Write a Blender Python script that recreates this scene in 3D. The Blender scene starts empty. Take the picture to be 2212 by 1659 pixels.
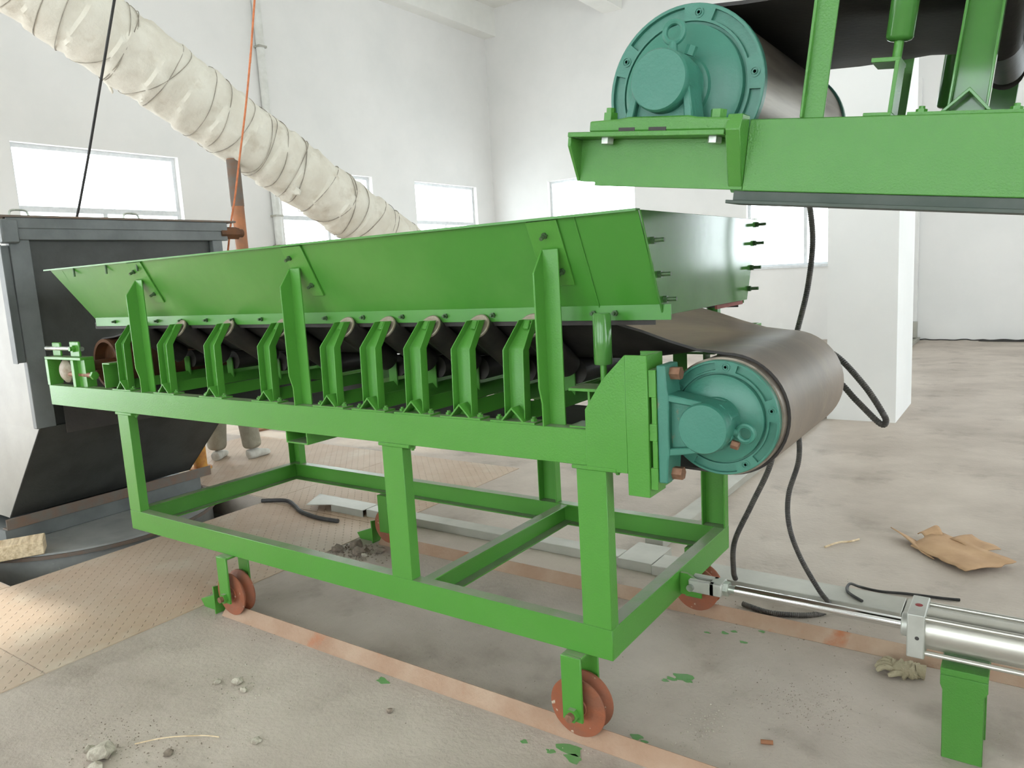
import bpy, math, random
from mathutils import Vector, Matrix, noise
R = math.radians
scene = bpy.context.scene
col = scene.collection

# ------------------------------------------------------------------ camera
cam_d = bpy.data.cameras.new('camera'); cam = bpy.data.objects.new('camera', cam_d); col.objects.link(cam)
right = Vector((0.8209519, 0.56829176, -0.05551979)); up = Vector((-0.03833278, 0.15186549, 0.98765757)); fwd = Vector((-0.5697092, 0.80869113, -0.14645847))
mw = Matrix.Identity(4)
for i in range(3):
    mw[i][0] = right[i]; mw[i][1] = up[i]; mw[i][2] = -fwd[i]
mw[0][3], mw[1][3], mw[2][3] = 1.0166, -1.8961, 1.4919
cam.matrix_world = mw
cam_d.sensor_fit = 'HORIZONTAL'; cam_d.sensor_width = 36.0; cam_d.lens = 36.0 * 1617.72 / 2212.0
cam_d.clip_start = 0.05; cam_d.clip_end = 200
scene.camera = cam

# ------------------------------------------------------------------ world, sun, exposure
world = bpy.data.worlds.new('daylight'); scene.world = world; world.use_nodes = True
bg = world.node_tree.nodes['Background']; bg.inputs[0].default_value = (0.93, 0.97, 1.0, 1); bg.inputs[1].default_value = 7.0
sun_d = bpy.data.lights.new('sun', 'SUN'); sun_d.energy = 3.6; sun_d.angle = R(1.5); sun_d.color = (1.0, 0.92, 0.78)
sun = bpy.data.objects.new('sun', sun_d); col.objects.link(sun)
sun.rotation_euler = Vector((5.9, .35, -3.2)).to_track_quat('-Z', 'Y').to_euler()
scene.view_settings.view_transform = 'Standard'; scene.view_settings.look = 'None'
scene.view_settings.exposure = 0.17; scene.view_settings.gamma = 1.0; scene.view_settings.use_curve_mapping = False
scene.cycles.use_denoising = True
scene.cycles.max_bounces = 6; scene.cycles.diffuse_bounces = 4; scene.cycles.glossy_bounces = 3; scene.cycles.transparent_max_bounces = 8
scene.cycles.use_adaptive_sampling = True; scene.cycles.adaptive_threshold = 0.12; scene.cycles.adaptive_min_samples = 16
scene.cycles.sample_clamp_indirect = 8.0

ROOM = dict(x0=-9.2, x1=5.5, y0=-8.0, y1=12.3, z1=7.2)
# every window and door opening: wall, a0, a1, z0, z1
WIN = [('left', 2.40, 4.58, 1.33, 3.40), ('left', 6.35, 8.46, 1.33, 3.40), ('left', 9.64, 11.66, 1.33, 3.40),
       ('back', -7.75, -5.70, 1.33, 3.40), ('back', -3.45, -1.40, 1.33, 3.40), ('back', 2.5, 4.7, 1.33, 3.40),
       ('right', -2.6, -0.2, 1.1, 4.2), ('right', 1.0, 3.2, 1.1, 4.2), ('right', 4.6, 6.8, 1.1, 3.6), ('right', 8.6, 10.8, 1.1, 3.6),
       ('front', -7.6, -5.2, 0.9, 4.6), ('front', -4.0, -1.6, 0.9, 4.6), ('front', -0.4, 2.0, 0.9, 4.6), ('front', 3.0, 5.0, 0.9, 4.6)]
DOOR = [('left', -3.6, -.75, 0.0, 3.7)]
for w, a0, a1, z0, z1 in WIN + DOOR:          # sky portals: they only guide the sampling of the daylight
    d = bpy.data.lights.new('portal', 'AREA'); d.shape = 'RECTANGLE'; d.size = a1 - a0; d.size_y = z1 - z0
    d.cycles.is_portal = True
    o = bpy.data.objects.new('portal', d); col.objects.link(o)
    c = (a0 + a1) / 2; z = (z0 + z1) / 2
    if w == 'left': o.location = (ROOM['x0'] - .27, c, z); dr = Vector((1, 0, 0))
    if w == 'right': o.location = (ROOM['x1'] + .27, c, z); dr = Vector((-1, 0, 0))
    if w == 'back': o.location = (c, ROOM['y1'] + .27, z); dr = Vector((0, -1, 0))
    if w == 'front': o.location = (c, ROOM['y0'] - .27, z); dr = Vector((0, 1, 0))
    o.rotation_euler = dr.to_track_quat('-Z', 'Y').to_euler()

# ------------------------------------------------------------------ materials
def S(r, g, b):
    f = lambda v: v / 12.92 if v <= .04045 else ((v + .055) / 1.055) ** 2.4
    return (f(r / 255), f(g / 255), f(b / 255), 1)

def mat(name, c, rough=.5, metal=0.0, c2=None, scale=4.0, lo=.4, hi=.65, bump=0.0, bscale=60.0, c3=None, s3=14.0, lo3=.6, hi3=.68, rvar=0.0, coat=0.0, space='OBJECT', detail=5.0, stretch=None):
    m = bpy.data.materials.new(name); m.use_nodes = True; nt = m.node_tree; N = nt.nodes; K = nt.links
    b = N['Principled BSDF']; b.inputs['Base Color'].default_value = c; b.inputs['Roughness'].default_value = rough; b.inputs['Metallic'].default_value = metal
    if coat: b.inputs['Coat Weight'].default_value = coat; b.inputs['Coat Roughness'].default_value = .12
    if space == 'OBJECT': src = N.new('ShaderNodeTexCoord').outputs['Object']
    else: src = N.new('ShaderNodeNewGeometry').outputs['Position']
    if stretch:
        mp = N.new('ShaderNodeMapping'); mp.inputs['Scale'].default_value = stretch; K.new(src, mp.inputs[0]); src = mp.outputs[0]
    def nz(sc, det=detail):
        n = N.new('ShaderNodeTexNoise'); n.inputs['Scale'].default_value = sc; n.inputs['Detail'].default_value = det; n.inputs['Roughness'].default_value = .6
        K.new(src, n.inputs['Vector']); return n.outputs['Fac']
    def ramp(fac, a, z):
        r = N.new('ShaderNodeMapRange'); r.inputs[1].default_value = a; r.inputs[2].default_value = z; K.new(fac, r.inputs[0]); return r.outputs[0]
    def mix(f, A, B):
        x = N.new('ShaderNodeMix'); x.data_type = 'RGBA'; K.new(f, x.inputs['Factor'])
        for s_, v in ((x.inputs['A'], A), (x.inputs['B'], B)):
            if isinstance(v, tuple): s_.default_value = v
            else: K.new(v, s_)
        return x.outputs['Result']
    out = c
    if c2: out = mix(ramp(nz(scale), lo, hi), out, c2)
    if c3: out = mix(ramp(nz(s3), lo3, hi3), out, c3)
    if not isinstance(out, tuple): K.new(out, b.inputs['Base Color'])
    if rvar:
        r = N.new('ShaderNodeMapRange'); r.inputs[3].default_value = max(.03, rough - rvar); r.inputs[4].default_value = min(1, rough + rvar); K.new(nz(scale * 2), r.inputs[0]); K.new(r.outputs[0], b.inputs['Roughness'])
    if bump:
        bp = N.new('ShaderNodeBump'); bp.inputs['Strength'].default_value = bump; bp.inputs['Distance'].default_value = .01
        K.new(nz(bscale, 3.0), bp.inputs['Height']); K.new(bp.outputs[0], b.inputs['Normal'])
    return m

M = {}
GREEN = S(74, 139, 49)
M['green'] = mat('green_paint', GREEN, .34, 0, S(80, 143, 55), 3, .35, .7, bump=.10, bscale=160, rvar=.06)
def dusty(m, dust, amount):                   # settled dust on the faces that look up
    nt = m.node_tree; N = nt.nodes; K = nt.links; b = N['Principled BSDF']; src = b.inputs['Base Color'].links[0].from_socket
    g = N.new('ShaderNodeNewGeometry'); sp = N.new('ShaderNodeSeparateXYZ'); K.new(g.outputs['True Normal'], sp.inputs[0])
    r = N.new('ShaderNodeMapRange'); r.inputs[1].default_value = .75; r.inputs[2].default_value = .95; r.inputs[4].default_value = amount; K.new(sp.outputs['Z'], r.inputs[0])
    nz = N.new('ShaderNodeTexNoise'); nz.inputs['Scale'].default_value = 9; nz.inputs['Detail'].default_value = 6; K.new(g.outputs['Position'], nz.inputs['Vector'])
    mr = N.new('ShaderNodeMapRange'); mr.inputs[1].default_value = .3; mr.inputs[2].default_value = .6; mr.inputs[3].default_value = .4; K.new(nz.outputs['Fac'], mr.inputs[0])
    mu = N.new('ShaderNodeMath'); mu.operation = 'MULTIPLY'; K.new(r.outputs[0], mu.inputs[0]); K.new(mr.outputs[0], mu.inputs[1])
    x = N.new('ShaderNodeMix'); x.data_type = 'RGBA'; K.new(mu.outputs[0], x.inputs['Factor']); K.new(src, x.inputs['A']); x.inputs['B'].default_value = dust; K.new(x.outputs['Result'], b.inputs['Base Color'])
dusty(M['green'], S(150, 146, 132), .75)
M['green_gloss'] = mat('green_gloss_paint', S(68, 122, 54), .13, 0, S(78, 130, 62), 5, .4, .7, bump=.012, bscale=22)
M['green_sheet'] = mat('green_sheet_paint', S(68, 134, 48), .32, 0, S(82, 142, 60), 1.6, .42, .62, bump=.05, bscale=18)
M['green_up'] = mat('green_paint_stippled', S(72, 132, 52), .3, 0, S(80, 138, 58), 3, .35, .7, bump=.22, bscale=210)
M['teal'] = mat('teal_cast_paint', S(58, 120, 102), .42, 0, S(68, 126, 108), 5, .4, .7, bump=.12, bscale=90, c3=S(150, 118, 92), s3=7, lo3=.66, hi3=.74)
M['teal_flat'] = mat('teal_disc_paint', S(60, 122, 104), .36, 0, S(72, 130, 112), 5, .4, .7, bump=.08, bscale=70)
M['rusty_bolt'] = mat('rusty_bolt', S(150, 112, 90), .6, .4, S(120, 84, 62), 30)
M['zinc'] = mat('zinc_plated_steel', S(196, 200, 190), .35, .7, S(160, 165, 155), 20)
M['dark_bolt'] = mat('dark_green_bolt', S(60, 92, 52), .5, .2, S(84, 98, 74), 40)
M['belt'] = mat('conveyor_belt_rubber', S(152, 136, 122), .5, 0, S(132, 120, 110), 3, .35, .7, bump=.1, bscale=60, c3=S(160, 144, 124), s3=5, lo3=.55, hi3=.75, stretch=(.25, 1.6, 1))
M['belt_dark'] = mat('dark_belt_rubber', S(46, 42, 40), .6, 0, S(60, 54, 50), 4, bump=.1)
M['roller'] = mat('idler_roller_rubber', S(44, 40, 38), .5, 0, S(64, 56, 50), 6, bump=.1)
M['roller_cap'] = mat('roller_end_cap', S(156, 146, 128), .55, .2, S(128, 112, 92), 25)
M['pulley_rust'] = mat('rusted_pulley_steel', S(112, 72, 44), .6, .35, S(82, 58, 42), 8, bump=.15)
M['pulley_steel'] = mat('brushed_pulley_steel', S(150, 138, 124), .36, .6, S(116, 104, 92), 26, .35, .7, bump=.06, bscale=30, stretch=(1, .06, 1))
M['rust_wheel'] = mat('rust_red_wheel', S(152, 84, 54), .7, .05, S(134, 84, 62), 9, c3=S(196, 178, 158), s3=30, lo3=.64, hi3=.7, bump=.2)
M['rust_groove'] = mat('worn_wheel_groove', S(150, 118, 100), .55, .2, S(170, 120, 88), 16)
M['rust_rail'] = mat('dusty_rust_rail', S(160, 126, 102), .75, 0, S(178, 152, 130), 3.5, .35, .65, c3=S(168, 106, 72), s3=6, lo3=.6, hi3=.75, bump=.25, bscale=50)
M['bin'] = mat('dark_grey_bin_paint', S(108, 111, 110), .5, .1, S(92, 95, 94), 4, bump=.1, c3=S(120, 112, 100), s3=9, lo3=.68, hi3=.76)
M['bin_panel'] = mat('charcoal_bin_panel', S(68, 69, 66), .55, .1, S(58, 58, 55), 5, bump=.15)
M['bin_sunlit'] = mat('grey_bin_painted_sunlit', S(156, 154, 146), .45, .1, S(142, 140, 132), 2, bump=.06)  # grey bin paint again, with the sunlight on this side put into the colour
M['bin_rust'] = mat('rust_stained_flange', S(112, 104, 96), .7, .1, S(120, 96, 80), 9, bump=.2)
M['tank'] = mat('grey_tank_steel', S(168, 168, 164), .5, .2, S(142, 143, 140), 3, c3=S(190, 190, 182), s3=11, lo3=.68, hi3=.72)
M['wall'] = mat('white_wall_plaster', S(238, 236, 234), .85, 0, S(230, 229, 227), .8, .35, .7, bump=.05, bscale=20, space='W')
M['ceil'] = mat('white_ceiling_plaster', S(240, 239, 234), .9, 0, S(232, 231, 226), 1, space='W')
M['frame'] = mat('white_window_frame', S(228, 230, 232), .4, 0, S(214, 217, 220), 12)
M['dustpipe'] = mat('white_conduit_plastic', S(226, 226, 222), .5, 0, S(212, 212, 206), 6)
M['concrete'] = mat('dusty_concrete', S(196, 183, 171), .62, 0, S(162, 149, 137), 1.1, .36, .68, c3=S(132, 119, 107), s3=2.3, lo3=.55, hi3=.8, bump=.35, bscale=45, space='W', detail=9)
M['pit'] = mat('pit_concrete', S(176, 172, 164), .9, 0, S(150, 145, 136), 2, bump=.3)
M['trunk'] = mat('galvanised_trunking', S(180, 178, 168), .46, .3, S(164, 162, 152), 3, bump=.04)
M['alu'] = mat('anodised_aluminium', S(206, 203, 194), .34, .75, S(196, 193, 184), 5, stretch=(.1, 1, 1))
M['alu_flat'] = mat('satin_aluminium_cap', S(196, 196, 188), .42, .45, S(184, 184, 176), 12)
M['chrome'] = mat('chromed_rod', S(225, 225, 225), .1, 1.0)
M['red_plug'] = mat('red_port_plug', S(150, 30, 34), .5)
M['black_rub'] = mat('black_corrugated_hose', S(66, 62, 60), .55, 0, S(86, 80, 74), 20)
M['black'] = mat('black_cable_sheath', S(44, 42, 42), .5, 0, S(58, 56, 54), 20)
M['orange_cord'] = mat('orange_cord', S(214, 128, 84), .7, 0, S(190, 110, 70), 30)
M['insul'] = mat('insulation_cloth', S(232, 227, 214), .9, 0, S(220, 213, 198), 3, .4, .65, bump=.8, bscale=13, c3=S(200, 189, 170), s3=4, lo3=.58, hi3=.78)
M['band'] = mat('binding_wire', S(178, 170, 156), .7, .1, S(140, 132, 120), 6, .4, .6)
M['pole'] = mat('rusty_pole', S(176, 116, 78), .6, .2, S(128, 96, 76), 3, .35, .65, bump=.1)
M['card'] = mat('brown_cardboard', S(196, 160, 124), .85, 0, S(182, 146, 112), 6, bump=.15, bscale=30)
M['cloth'] = mat('dirty_cotton_glove', S(176, 164, 136), .95, 0, S(156, 143, 116), 12, bump=.5, bscale=180)
M['wood'] = mat('raw_timber', S(236, 214, 180), .8, 0, S(196, 168, 130), 6, stretch=(1, 8, 8), bump=.2)
M['stone'] = mat('plaster_crumbs', S(196, 188, 172), .95, 0, S(150, 140, 126), 30, bump=.4)
M['dark_stone'] = mat('dark_dirt', S(146, 132, 118), .95, 0, S(118, 106, 94), 30, bump=.5)
M['splash'] = mat('green_paint_splash', S(96, 150, 84), .6, 0, S(110, 150, 98), 30)
M['yellow'] = mat('yellow_orange_paint', S(214, 158, 70), .6, 0, S(176, 110, 60), 9)
M['trouser'] = mat('beige_trouser_cloth', S(160, 154, 138), .95, 0, S(144, 138, 122), 10, bump=.3, bscale=120)
M['shirt'] = mat('grey_shirt_cloth', S(120, 128, 134), .95, 0, S(108, 116, 122), 10, bump=.3, bscale=120)
M['skin'] = mat('skin', S(196, 150, 122), .6, 0, S(186, 138, 110), 12)
M['hair'] = mat('black_hair', S(36, 32, 30), .6, 0, S(50, 44, 40), 60, bump=.4)
M['shoe'] = mat('pale_canvas_shoe', S(206, 204, 196), .8, 0, S(180, 176, 166), 14)
M['red_rub'] = mat('red_brown_rubber', S(150, 84, 74), .7, 0, S(130, 72, 64), 10)

def checker():                                # checker plate: studs as fine relief
    m = mat('dusty_checker_plate', S(198, 178, 158), .6, .12, S(180, 152, 128), 1.1, .4, .62, c3=S(206, 194, 176), s3=2.2, lo3=.5, hi3=.72, space='W', detail=7)
    nt = m.node_tree; N = nt.nodes; K = nt.links; b = N['Principled BSDF']
    g = N.new('ShaderNodeNewGeometry'); mp = N.new('ShaderNodeMapping'); mp.inputs['Rotation'].default_value = (0, 0, R(45)); mp.inputs['Scale'].default_value = (21, 21, 21)
    K.new(g.outputs['Position'], mp.inputs[0])
    ck = N.new('ShaderNodeVectorMath'); ck.operation = 'FRACTION'; K.new(mp.outputs[0], ck.inputs[0])
    sub = N.new('ShaderNodeVectorMath'); sub.operation = 'SUBTRACT'; sub.inputs[1].default_value = (.5, .5, 0); K.new(ck.outputs[0], sub.inputs[0])
    sc = N.new('ShaderNodeVectorMath'); sc.operation = 'MULTIPLY'; sc.inputs[1].default_value = (3.6, 11.0, 0); K.new(sub.outputs[0], sc.inputs[0])
    ln = N.new('ShaderNodeVectorMath'); ln.operation = 'LENGTH'; K.new(sc.outputs[0], ln.inputs[0])
    r = N.new('ShaderNodeMapRange'); r.inputs[1].default_value = .55; r.inputs[2].default_value = 1.0; r.inputs[3].default_value = 1; r.inputs[4].default_value = 0; K.new(ln.outputs['Value'], r.inputs[0])
    bp = N.new('ShaderNodeBump'); bp.inputs['Strength'].default_value = .8; bp.inputs['Distance'].default_value = .012; K.new(r.outputs[0], bp.inputs['Height']); K.new(bp.outputs[0], b.inputs['Normal'])
    return m
M['checker'] = checker()
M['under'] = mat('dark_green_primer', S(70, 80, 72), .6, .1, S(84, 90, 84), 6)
def glass():
    m = bpy.data.materials.new('window_glass'); m.use_nodes = True; nt = m.node_tree; N = nt.nodes; K = nt.links
    N.remove(N['Principled BSDF']); t = N.new('ShaderNodeBsdfTransparent'); t.inputs[0].default_value = (.93, .96, .96, 1); g = N.new('ShaderNodeBsdfGlossy'); g.inputs['Roughness'].default_value = .02
    f = N.new('ShaderNodeLayerWeight'); f.inputs['Blend'].default_value = .12; x = N.new('ShaderNodeMixShader')
    K.new(f.outputs['Facing'], x.inputs[0]); K.new(t.outputs[0], x.inputs[1]); K.new(g.outputs[0], x.inputs[2]); K.new(x.outputs[0], N['Material Output'].inputs[0])
    return m
M['glass'] = glass()

# ------------------------------------------------------------------ mesh helpers
class MB:
    def __init__(s): s.v = []; s.f = []
    def add(s, vs, fs):
        k = len(s.v); s.v += [tuple(v) for v in vs]; s.f += [tuple(i + k for i in f) for f in fs]; return s
    def box(s, x0, x1, y0, y1, z0, z1):
        return s.add([(x0, y0, z0), (x1, y0, z0), (x1, y1, z0), (x0, y1, z0), (x0, y0, z1), (x1, y0, z1), (x1, y1, z1), (x0, y1, z1)],
                     [(0, 3, 2, 1), (4, 5, 6, 7), (0, 1, 5, 4), (1, 2, 6, 5), (2, 3, 7, 6), (3, 0, 4, 7)])
    def prism(s, poly, o, u, v, w, n=1):
        """polygon (a,b) -> o + a*u + b*v, extruded by vector w"""
        o, u, v, w = Vector(o), Vector(u), Vector(v), Vector(w)
        if u.cross(v).dot(w) < 0: poly = poly[::-1]
        n = len(poly); A = [o + u * a + v * b for a, b in poly]; B = [p + w for p in A]
        return s.add(A + B, [tuple(range(n))[::-1], tuple(range(n, 2 * n))] + [(i, (i + 1) % n, n + (i + 1) % n, n + i) for i in range(n)])
    def cyl(s, p, q, r, r2=None, n=20, cap=True):
        p, q = Vector(p), Vector(q); d = (q - p).normalized(); a = d.orthogonal().normalized(); b = d.cross(a); r2 = r if r2 is None else r2
        A = [p + (a * math.cos(t) + b * math.sin(t)) * r for t in [2 * math.pi * i / n for i in range(n)]]
        B = [q + (a * math.cos(t) + b * math.sin(t)) * r2 for t in [2 * math.pi * i / n for i in range(n)]]
        f = [(i, (i + 1) % n, n + (i + 1) % n, n + i) for i in range(n)]
        if cap: f += [tuple(range(n))[::-1], tuple(range(n, 2 * n))]
        return s.add(A + B, f)
    def lathe(s, o, axis, prof, n=40, ref=None):
        """profile [(t along axis, radius)...] closed loop if first==last"""
        o, d = Vector(o), Vector(axis).normalized(); a = d.orthogonal().normalized() if ref is None else Vector(ref); b = d.cross(a); k = len(prof); vs = []; fs = []
        for t, r in prof:
            for i in range(n):
                th = 2 * math.pi * i / n; vs.append(o + d * t + (a * math.cos(th) + b * math.sin(th)) * r)
        for j in range(k - 1):
            for i in range(n): fs.append((j * n + i, j * n + (i + 1) % n, (j + 1) * n + (i + 1) % n, (j + 1) * n + i))
        if prof[0][1] > 1e-5: fs.append(tuple(range(n))[::-1])
        if prof[-1][1] > 1e-5: fs.append(tuple(range((k - 1) * n, k * n)))
        return s.add(vs, fs)
    def tube(s, pts, r, n=10, cap=True, rfun=None):
        pts = [Vector(p) for p in pts]; vs = []; fs = []; k = len(pts); prev = None
        for i, p in enumerate(pts):
            d = (pts[min(i + 1, k - 1)] - pts[max(i - 1, 0)]).normalized()
            if prev is None: a = d.orthogonal().normalized()
            else: a = (prev - d * prev.dot(d)).normalized()
            prev = a; b = d.cross(a); rr = rfun(i) if rfun else r
            for j in range(n):
                th = 2 * math.pi * j / n; vs.append(p + (a * math.cos(th) + b * math.sin(th)) * rr)
        for i in range(k - 1):
            for j in range(n): fs.append((i * n + j, i * n + (j + 1) % n, (i + 1) * n + (j + 1) % n, (i + 1) * n + j))
        if cap: fs += [tuple(range(n))[::-1], tuple(range((k - 1) * n, k * n))]
        return s.add(vs, fs)
    def mesh(s, name, material, off=(0, 0, 0), angle=35):
        o = Vector(off); me = bpy.data.meshes.new(name); me.from_pydata([tuple(Vector(v) - o) for v in s.v], [], s.f); me.materials.append(material)
        me.polygons.foreach_set('use_smooth', [True] * len(me.polygons)); me.update()
        try: me.set_sharp_from_angle(angle=R(angle))
        except Exception: pass
        return me

def link(name, data, parent=None, loc=(0, 0, 0)):
    o = bpy.data.objects.new(name, data); col.objects.link(o); o.location = loc
    if parent: o.parent = parent
    return o
def tag(o, label=None, cat=None, group=None, kind=None):
    for k, v in (('label', label), ('category', cat), ('group', group), ('kind', kind)):
        if v: o[k] = v
    return o
ORG = {}
def thing(name, loc, label, cat, group=None, rot=None):
    o = link(name, None, None, loc); o.empty_display_size = .1
    if rot: o.rotation_euler = rot
    ORG[o.name] = Vector(loc) if rot is None else Vector((0, 0, 0))
    return tag(o, label, cat, group)
def org(parent):
    while parent is not None:
        if parent.name in ORG: return ORG[parent.name]
        parent = parent.parent
    return Vector((0, 0, 0))
def part(name, mb, m, parent, bevel=0, label=None, seg=1):
    """a part built in the coordinates of its thing (world, or local when the thing is rotated)"""
    o = link(name, mb.mesh(name, M[m], org(parent)), parent)
    if bevel: bev(o, bevel, seg)
    if label: o['label'] = label
    return o
def single(name, mb, m, label, cat, group=None, bevel=0, base=None):
    base = Vector(base) if base else Vector((sum(v[0] for v in mb.v) / len(mb.v), sum(v[1] for v in mb.v) / len(mb.v), min(v[2] for v in mb.v)))
    o = link(name, mb.mesh(name, M[m], base), None, base)
    if bevel: bev(o, bevel)
    return tag(o, label, cat, group)
def struct(name, mb, m, parent=None, bevel=0):
    o = link(name, mb.mesh(name, M[m]), parent)
    if bevel: bev(o, bevel)
    if parent is None: o['kind'] = 'structure'
    return o
def bev(o, w, seg=1):
    b = o.modifiers.new('bevel', 'BEVEL'); b.width = w; b.segments = seg; b.limit_method = 'ANGLE'; b.angle_limit = R(40); b.harden_normals = False
def copy(src, parent, loc=None, deep=True, rot=None, scale=None):
    o = src.copy(); col.objects.link(o); o.parent = parent
    if loc is not None: o.location = loc
    if rot is not None: o.rotation_euler = rot
    if scale is not None: o.scale = scale
    if deep:
        for ch in [c for c in bpy.data.objects if c.parent == src]: copy(ch, o)
    return o
X, Y, Z = Vector((1, 0, 0)), Vector((0, 1, 0)), Vector((0, 0, 1))
def cpoly(f, h, t=.006): return [(0, 0), (f, 0), (f, t), (t, t), (t, h - t), (f, h - t), (f, h), (0, h)]
def lpoly(a, b, t=.006): return [(0, 0), (a, 0), (a, t), (t, t), (t, b), (0, b)]
def hexpoly(r, ph=0): return [(r * math.cos(R(60 * i) + ph), r * math.sin(R(60 * i) + ph)) for i in range(6)]
def bolt_mesh(name, m, r, h, stem_r=0, stem_h=0):
    mb = MB().prism(hexpoly(r), (0, 0, 0), X, Y, Z * h)
    if stem_h: mb.cyl((0, 0, h), (0, 0, h + stem_h), stem_r, n=10)
    return mb.mesh(name, M[m])
def put_bolt(name, me, parent, p, axis):
    o = link(name, me, parent, Vector(p) - org(parent)); o.rotation_euler = Vector(axis).to_track_quat('Z', 'Y').to_euler(); return o
def smooth_path(P, n=8):
    P = [Vector(p) for p in P]; out = []
    for i in range(len(P) - 1):
        a, b, c, d = P[max(i - 1, 0)], P[i], P[i + 1], P[min(i + 2, len(P) - 1)]
        for j in range(n):
            t = j / n; out.append(.5 * ((2 * b) + (c - a) * t + (2 * a - 5 * b + 4 * c - d) * t * t + (3 * b - a - 3 * c + d) * t ** 3))
    out.append(P[-1]); return out

# ================================================================== THE SETTING
x0, x1, y0, y1, z1 = ROOM['x0'], ROOM['x1'], ROOM['y0'], ROOM['y1'], ROOM['z1']
PX0, PX1, PY0, PY1 = -5.5, -3.38, -.36, 1.30           # the pit in the floor
fl = MB()
T = .25
for a, b, c, d in [(x0, PX0, y0, y1), (PX1, x1, y0, y1), (PX0, PX1, y0, PY0), (PX0, PX1, PY1, y1)]:
    fl.box(a - (T if a == x0 else 0), b + (T if b == x1 else 0), c - (T if c == y0 else 0), d + (T if d == y1 else 0), -.2, 0)
floor = struct('floor', fl, 'concrete')
pit = MB(); D = -1.5
pit.box(PX0 - .1, PX0, PY0 - .1, PY1 + .1, D, -.2).box(PX1, PX1 + .1, PY0 - .1, PY1 + .1, D, -.2).box(PX0, PX1, PY0 - .1, PY0, D, -.2).box(PX0, PX1, PY1, PY1 + .1, D, -.2).box(PX0 - .1, PX1 + .1, PY0 - .1, PY1 + .1, D - .1, D)
struct('pit_lining', pit, 'pit', floor)
# checker plates laid in the floor beside the pit
for (a, b, c, d) in [(-3.37, -2.2, -.70, 1.24), (-3.37, -2.2, -2.6, -.706), (-3.37, -2.2, 1.246, 2.7), (-5.5, -3.376, 1.31, 2.7), (-6.4, -3.376, -2.6, -.37)]:
    p = link('checker_plate', MB().box(a, b, c, d, 0.0, .004).mesh('checker_plate', M['checker']), floor)

def wall(name, side, a0, a1):
    holes = sorted([(w[1], w[2], w[3], w[4]) for w in WIN + DOOR if w[0] == side]); mb = MB(); cur = a0
    def seg(a, b, za, zb):
        if b - a < 1e-4 or zb - za < 1e-4: return
        if side == 'left': mb.box(x0 - T, x0, a, b, za, zb)
        if side == 'right': mb.box(x1, x1 + T, a, b, za, zb)
        if side == 'back': mb.box(a, b, y1, y1 + T, za, zb)
        if side == 'front': mb.box(a, b, y0 - T, y0, za, zb)
    for h0, h1, b0, b1 in holes:
        seg(cur, h0, 0, z1); seg(h0, h1, 0, b0); seg(h0, h1, b1, z1); cur = h1
    seg(cur, a1, 0, z1)
    return struct(name, mb, 'wall')
wall('wall_left', 'left', y0, y1); wall('wall_right', 'right', y0, y1); wall('wall_back', 'back', x0 - T, x1 + T); wall('wall_front', 'front', x0 - T, x1 + T)
struct('ceiling', MB().box(x0 - T, x1 + T, y0 - T, y1 + T, z1, z1 + .2), 'ceil')
for n_, bx in ((1, (-6.25, -5.85, y0, y1, 6.48, z1)), (2, (-1.6, -1.2, y0, y1, 6.48, z1)), (3, (3.0, 3.4, y0, y1, 6.48, z1)), (4, (x0, x0 + .3, y0, y1, 6.62, z1))):
    struct('trim_%d' % n_, MB().box(*bx), 'ceil')

wi = 0
for w, a0, a1, z0_, z1_ in WIN:
    wi += 1; t = .05; d0 = .10
    def bar(mb, a, b, za, zb, e0=d0, e1=d0 + .05):
        if w == 'left': mb.box(x0 - e1, x0 - e0, a, b, za, zb)
        if w == 'right': mb.box(x1 + e0, x1 + e1, a, b, za, zb)
        if w == 'back': mb.box(a, b, y1 + e0, y1 + e1, za, zb)
        if w == 'front': mb.box(a, b, y0 - e1, y0 - e0, za, zb)
        return mb
    zt_ = z0_ + (z1_ - z0_) * .62; am = (a0 + a1) / 2
    fr = MB(); bar(fr, a0, a1, z0_, z0_ + t); bar(fr, a0, a1, z1_ - t, z1_); bar(fr, a0, a0 + t, z0_ + t, z1_ - t); bar(fr, a1 - t, a1, z0_ + t, z1_ - t)
    win = struct('window_%d' % wi, fr, 'frame')
    part('transom', bar(MB(), a0 + t, a1 - t, zt_ - .035, zt_ + .035), 'frame', win)
    part('mullion', bar(MB(), am - .03, am + .03, z0_ + t, zt_ - .035), 'frame', win)
    part('pane', bar(MB(), a0 + t, a1 - t, zt_ + .035, z1_ - t, d0 + .022, d0 + .028), 'glass', win)
    part('pane', bar(MB(), a0 + t, am - .03, z0_ + t, zt_ - .035, d0 + .022, d0 + .028), 'glass', win)
    part('pane', bar(MB(), am + .03, a1 - t, z0_ + t, zt_ - .035, d0 + .012, d0 + .018), 'glass', win)
    part('window_sill', bar(MB(), a0 - .0, a1 + .0, z0_ - .03, z0_ + .012, -.03, d0), 'frame', win)

# the free-standing column and a pilaster far behind it
struct('column', MB().box(-.525, .045, 5.30, 6.30, 0, z1), 'wall')
struct('pilaster', MB().box(-1.35, -.80, 11.95, y1, 0, z1), 'wall')

# ================================================================== THE SHUTTLE CONVEYOR (green, on wheels)
L, W, zb, zr, zt, hb, XM = 2.756, 1.06, .302, .402, 1.022, .11, -.913
con = thing('belt_conveyor', (-1.4, .53, 0), 'green wheeled belt conveyor with a long green feed trough on top', 'conveyor')
CF = cpoly(.048, .10)
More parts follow.
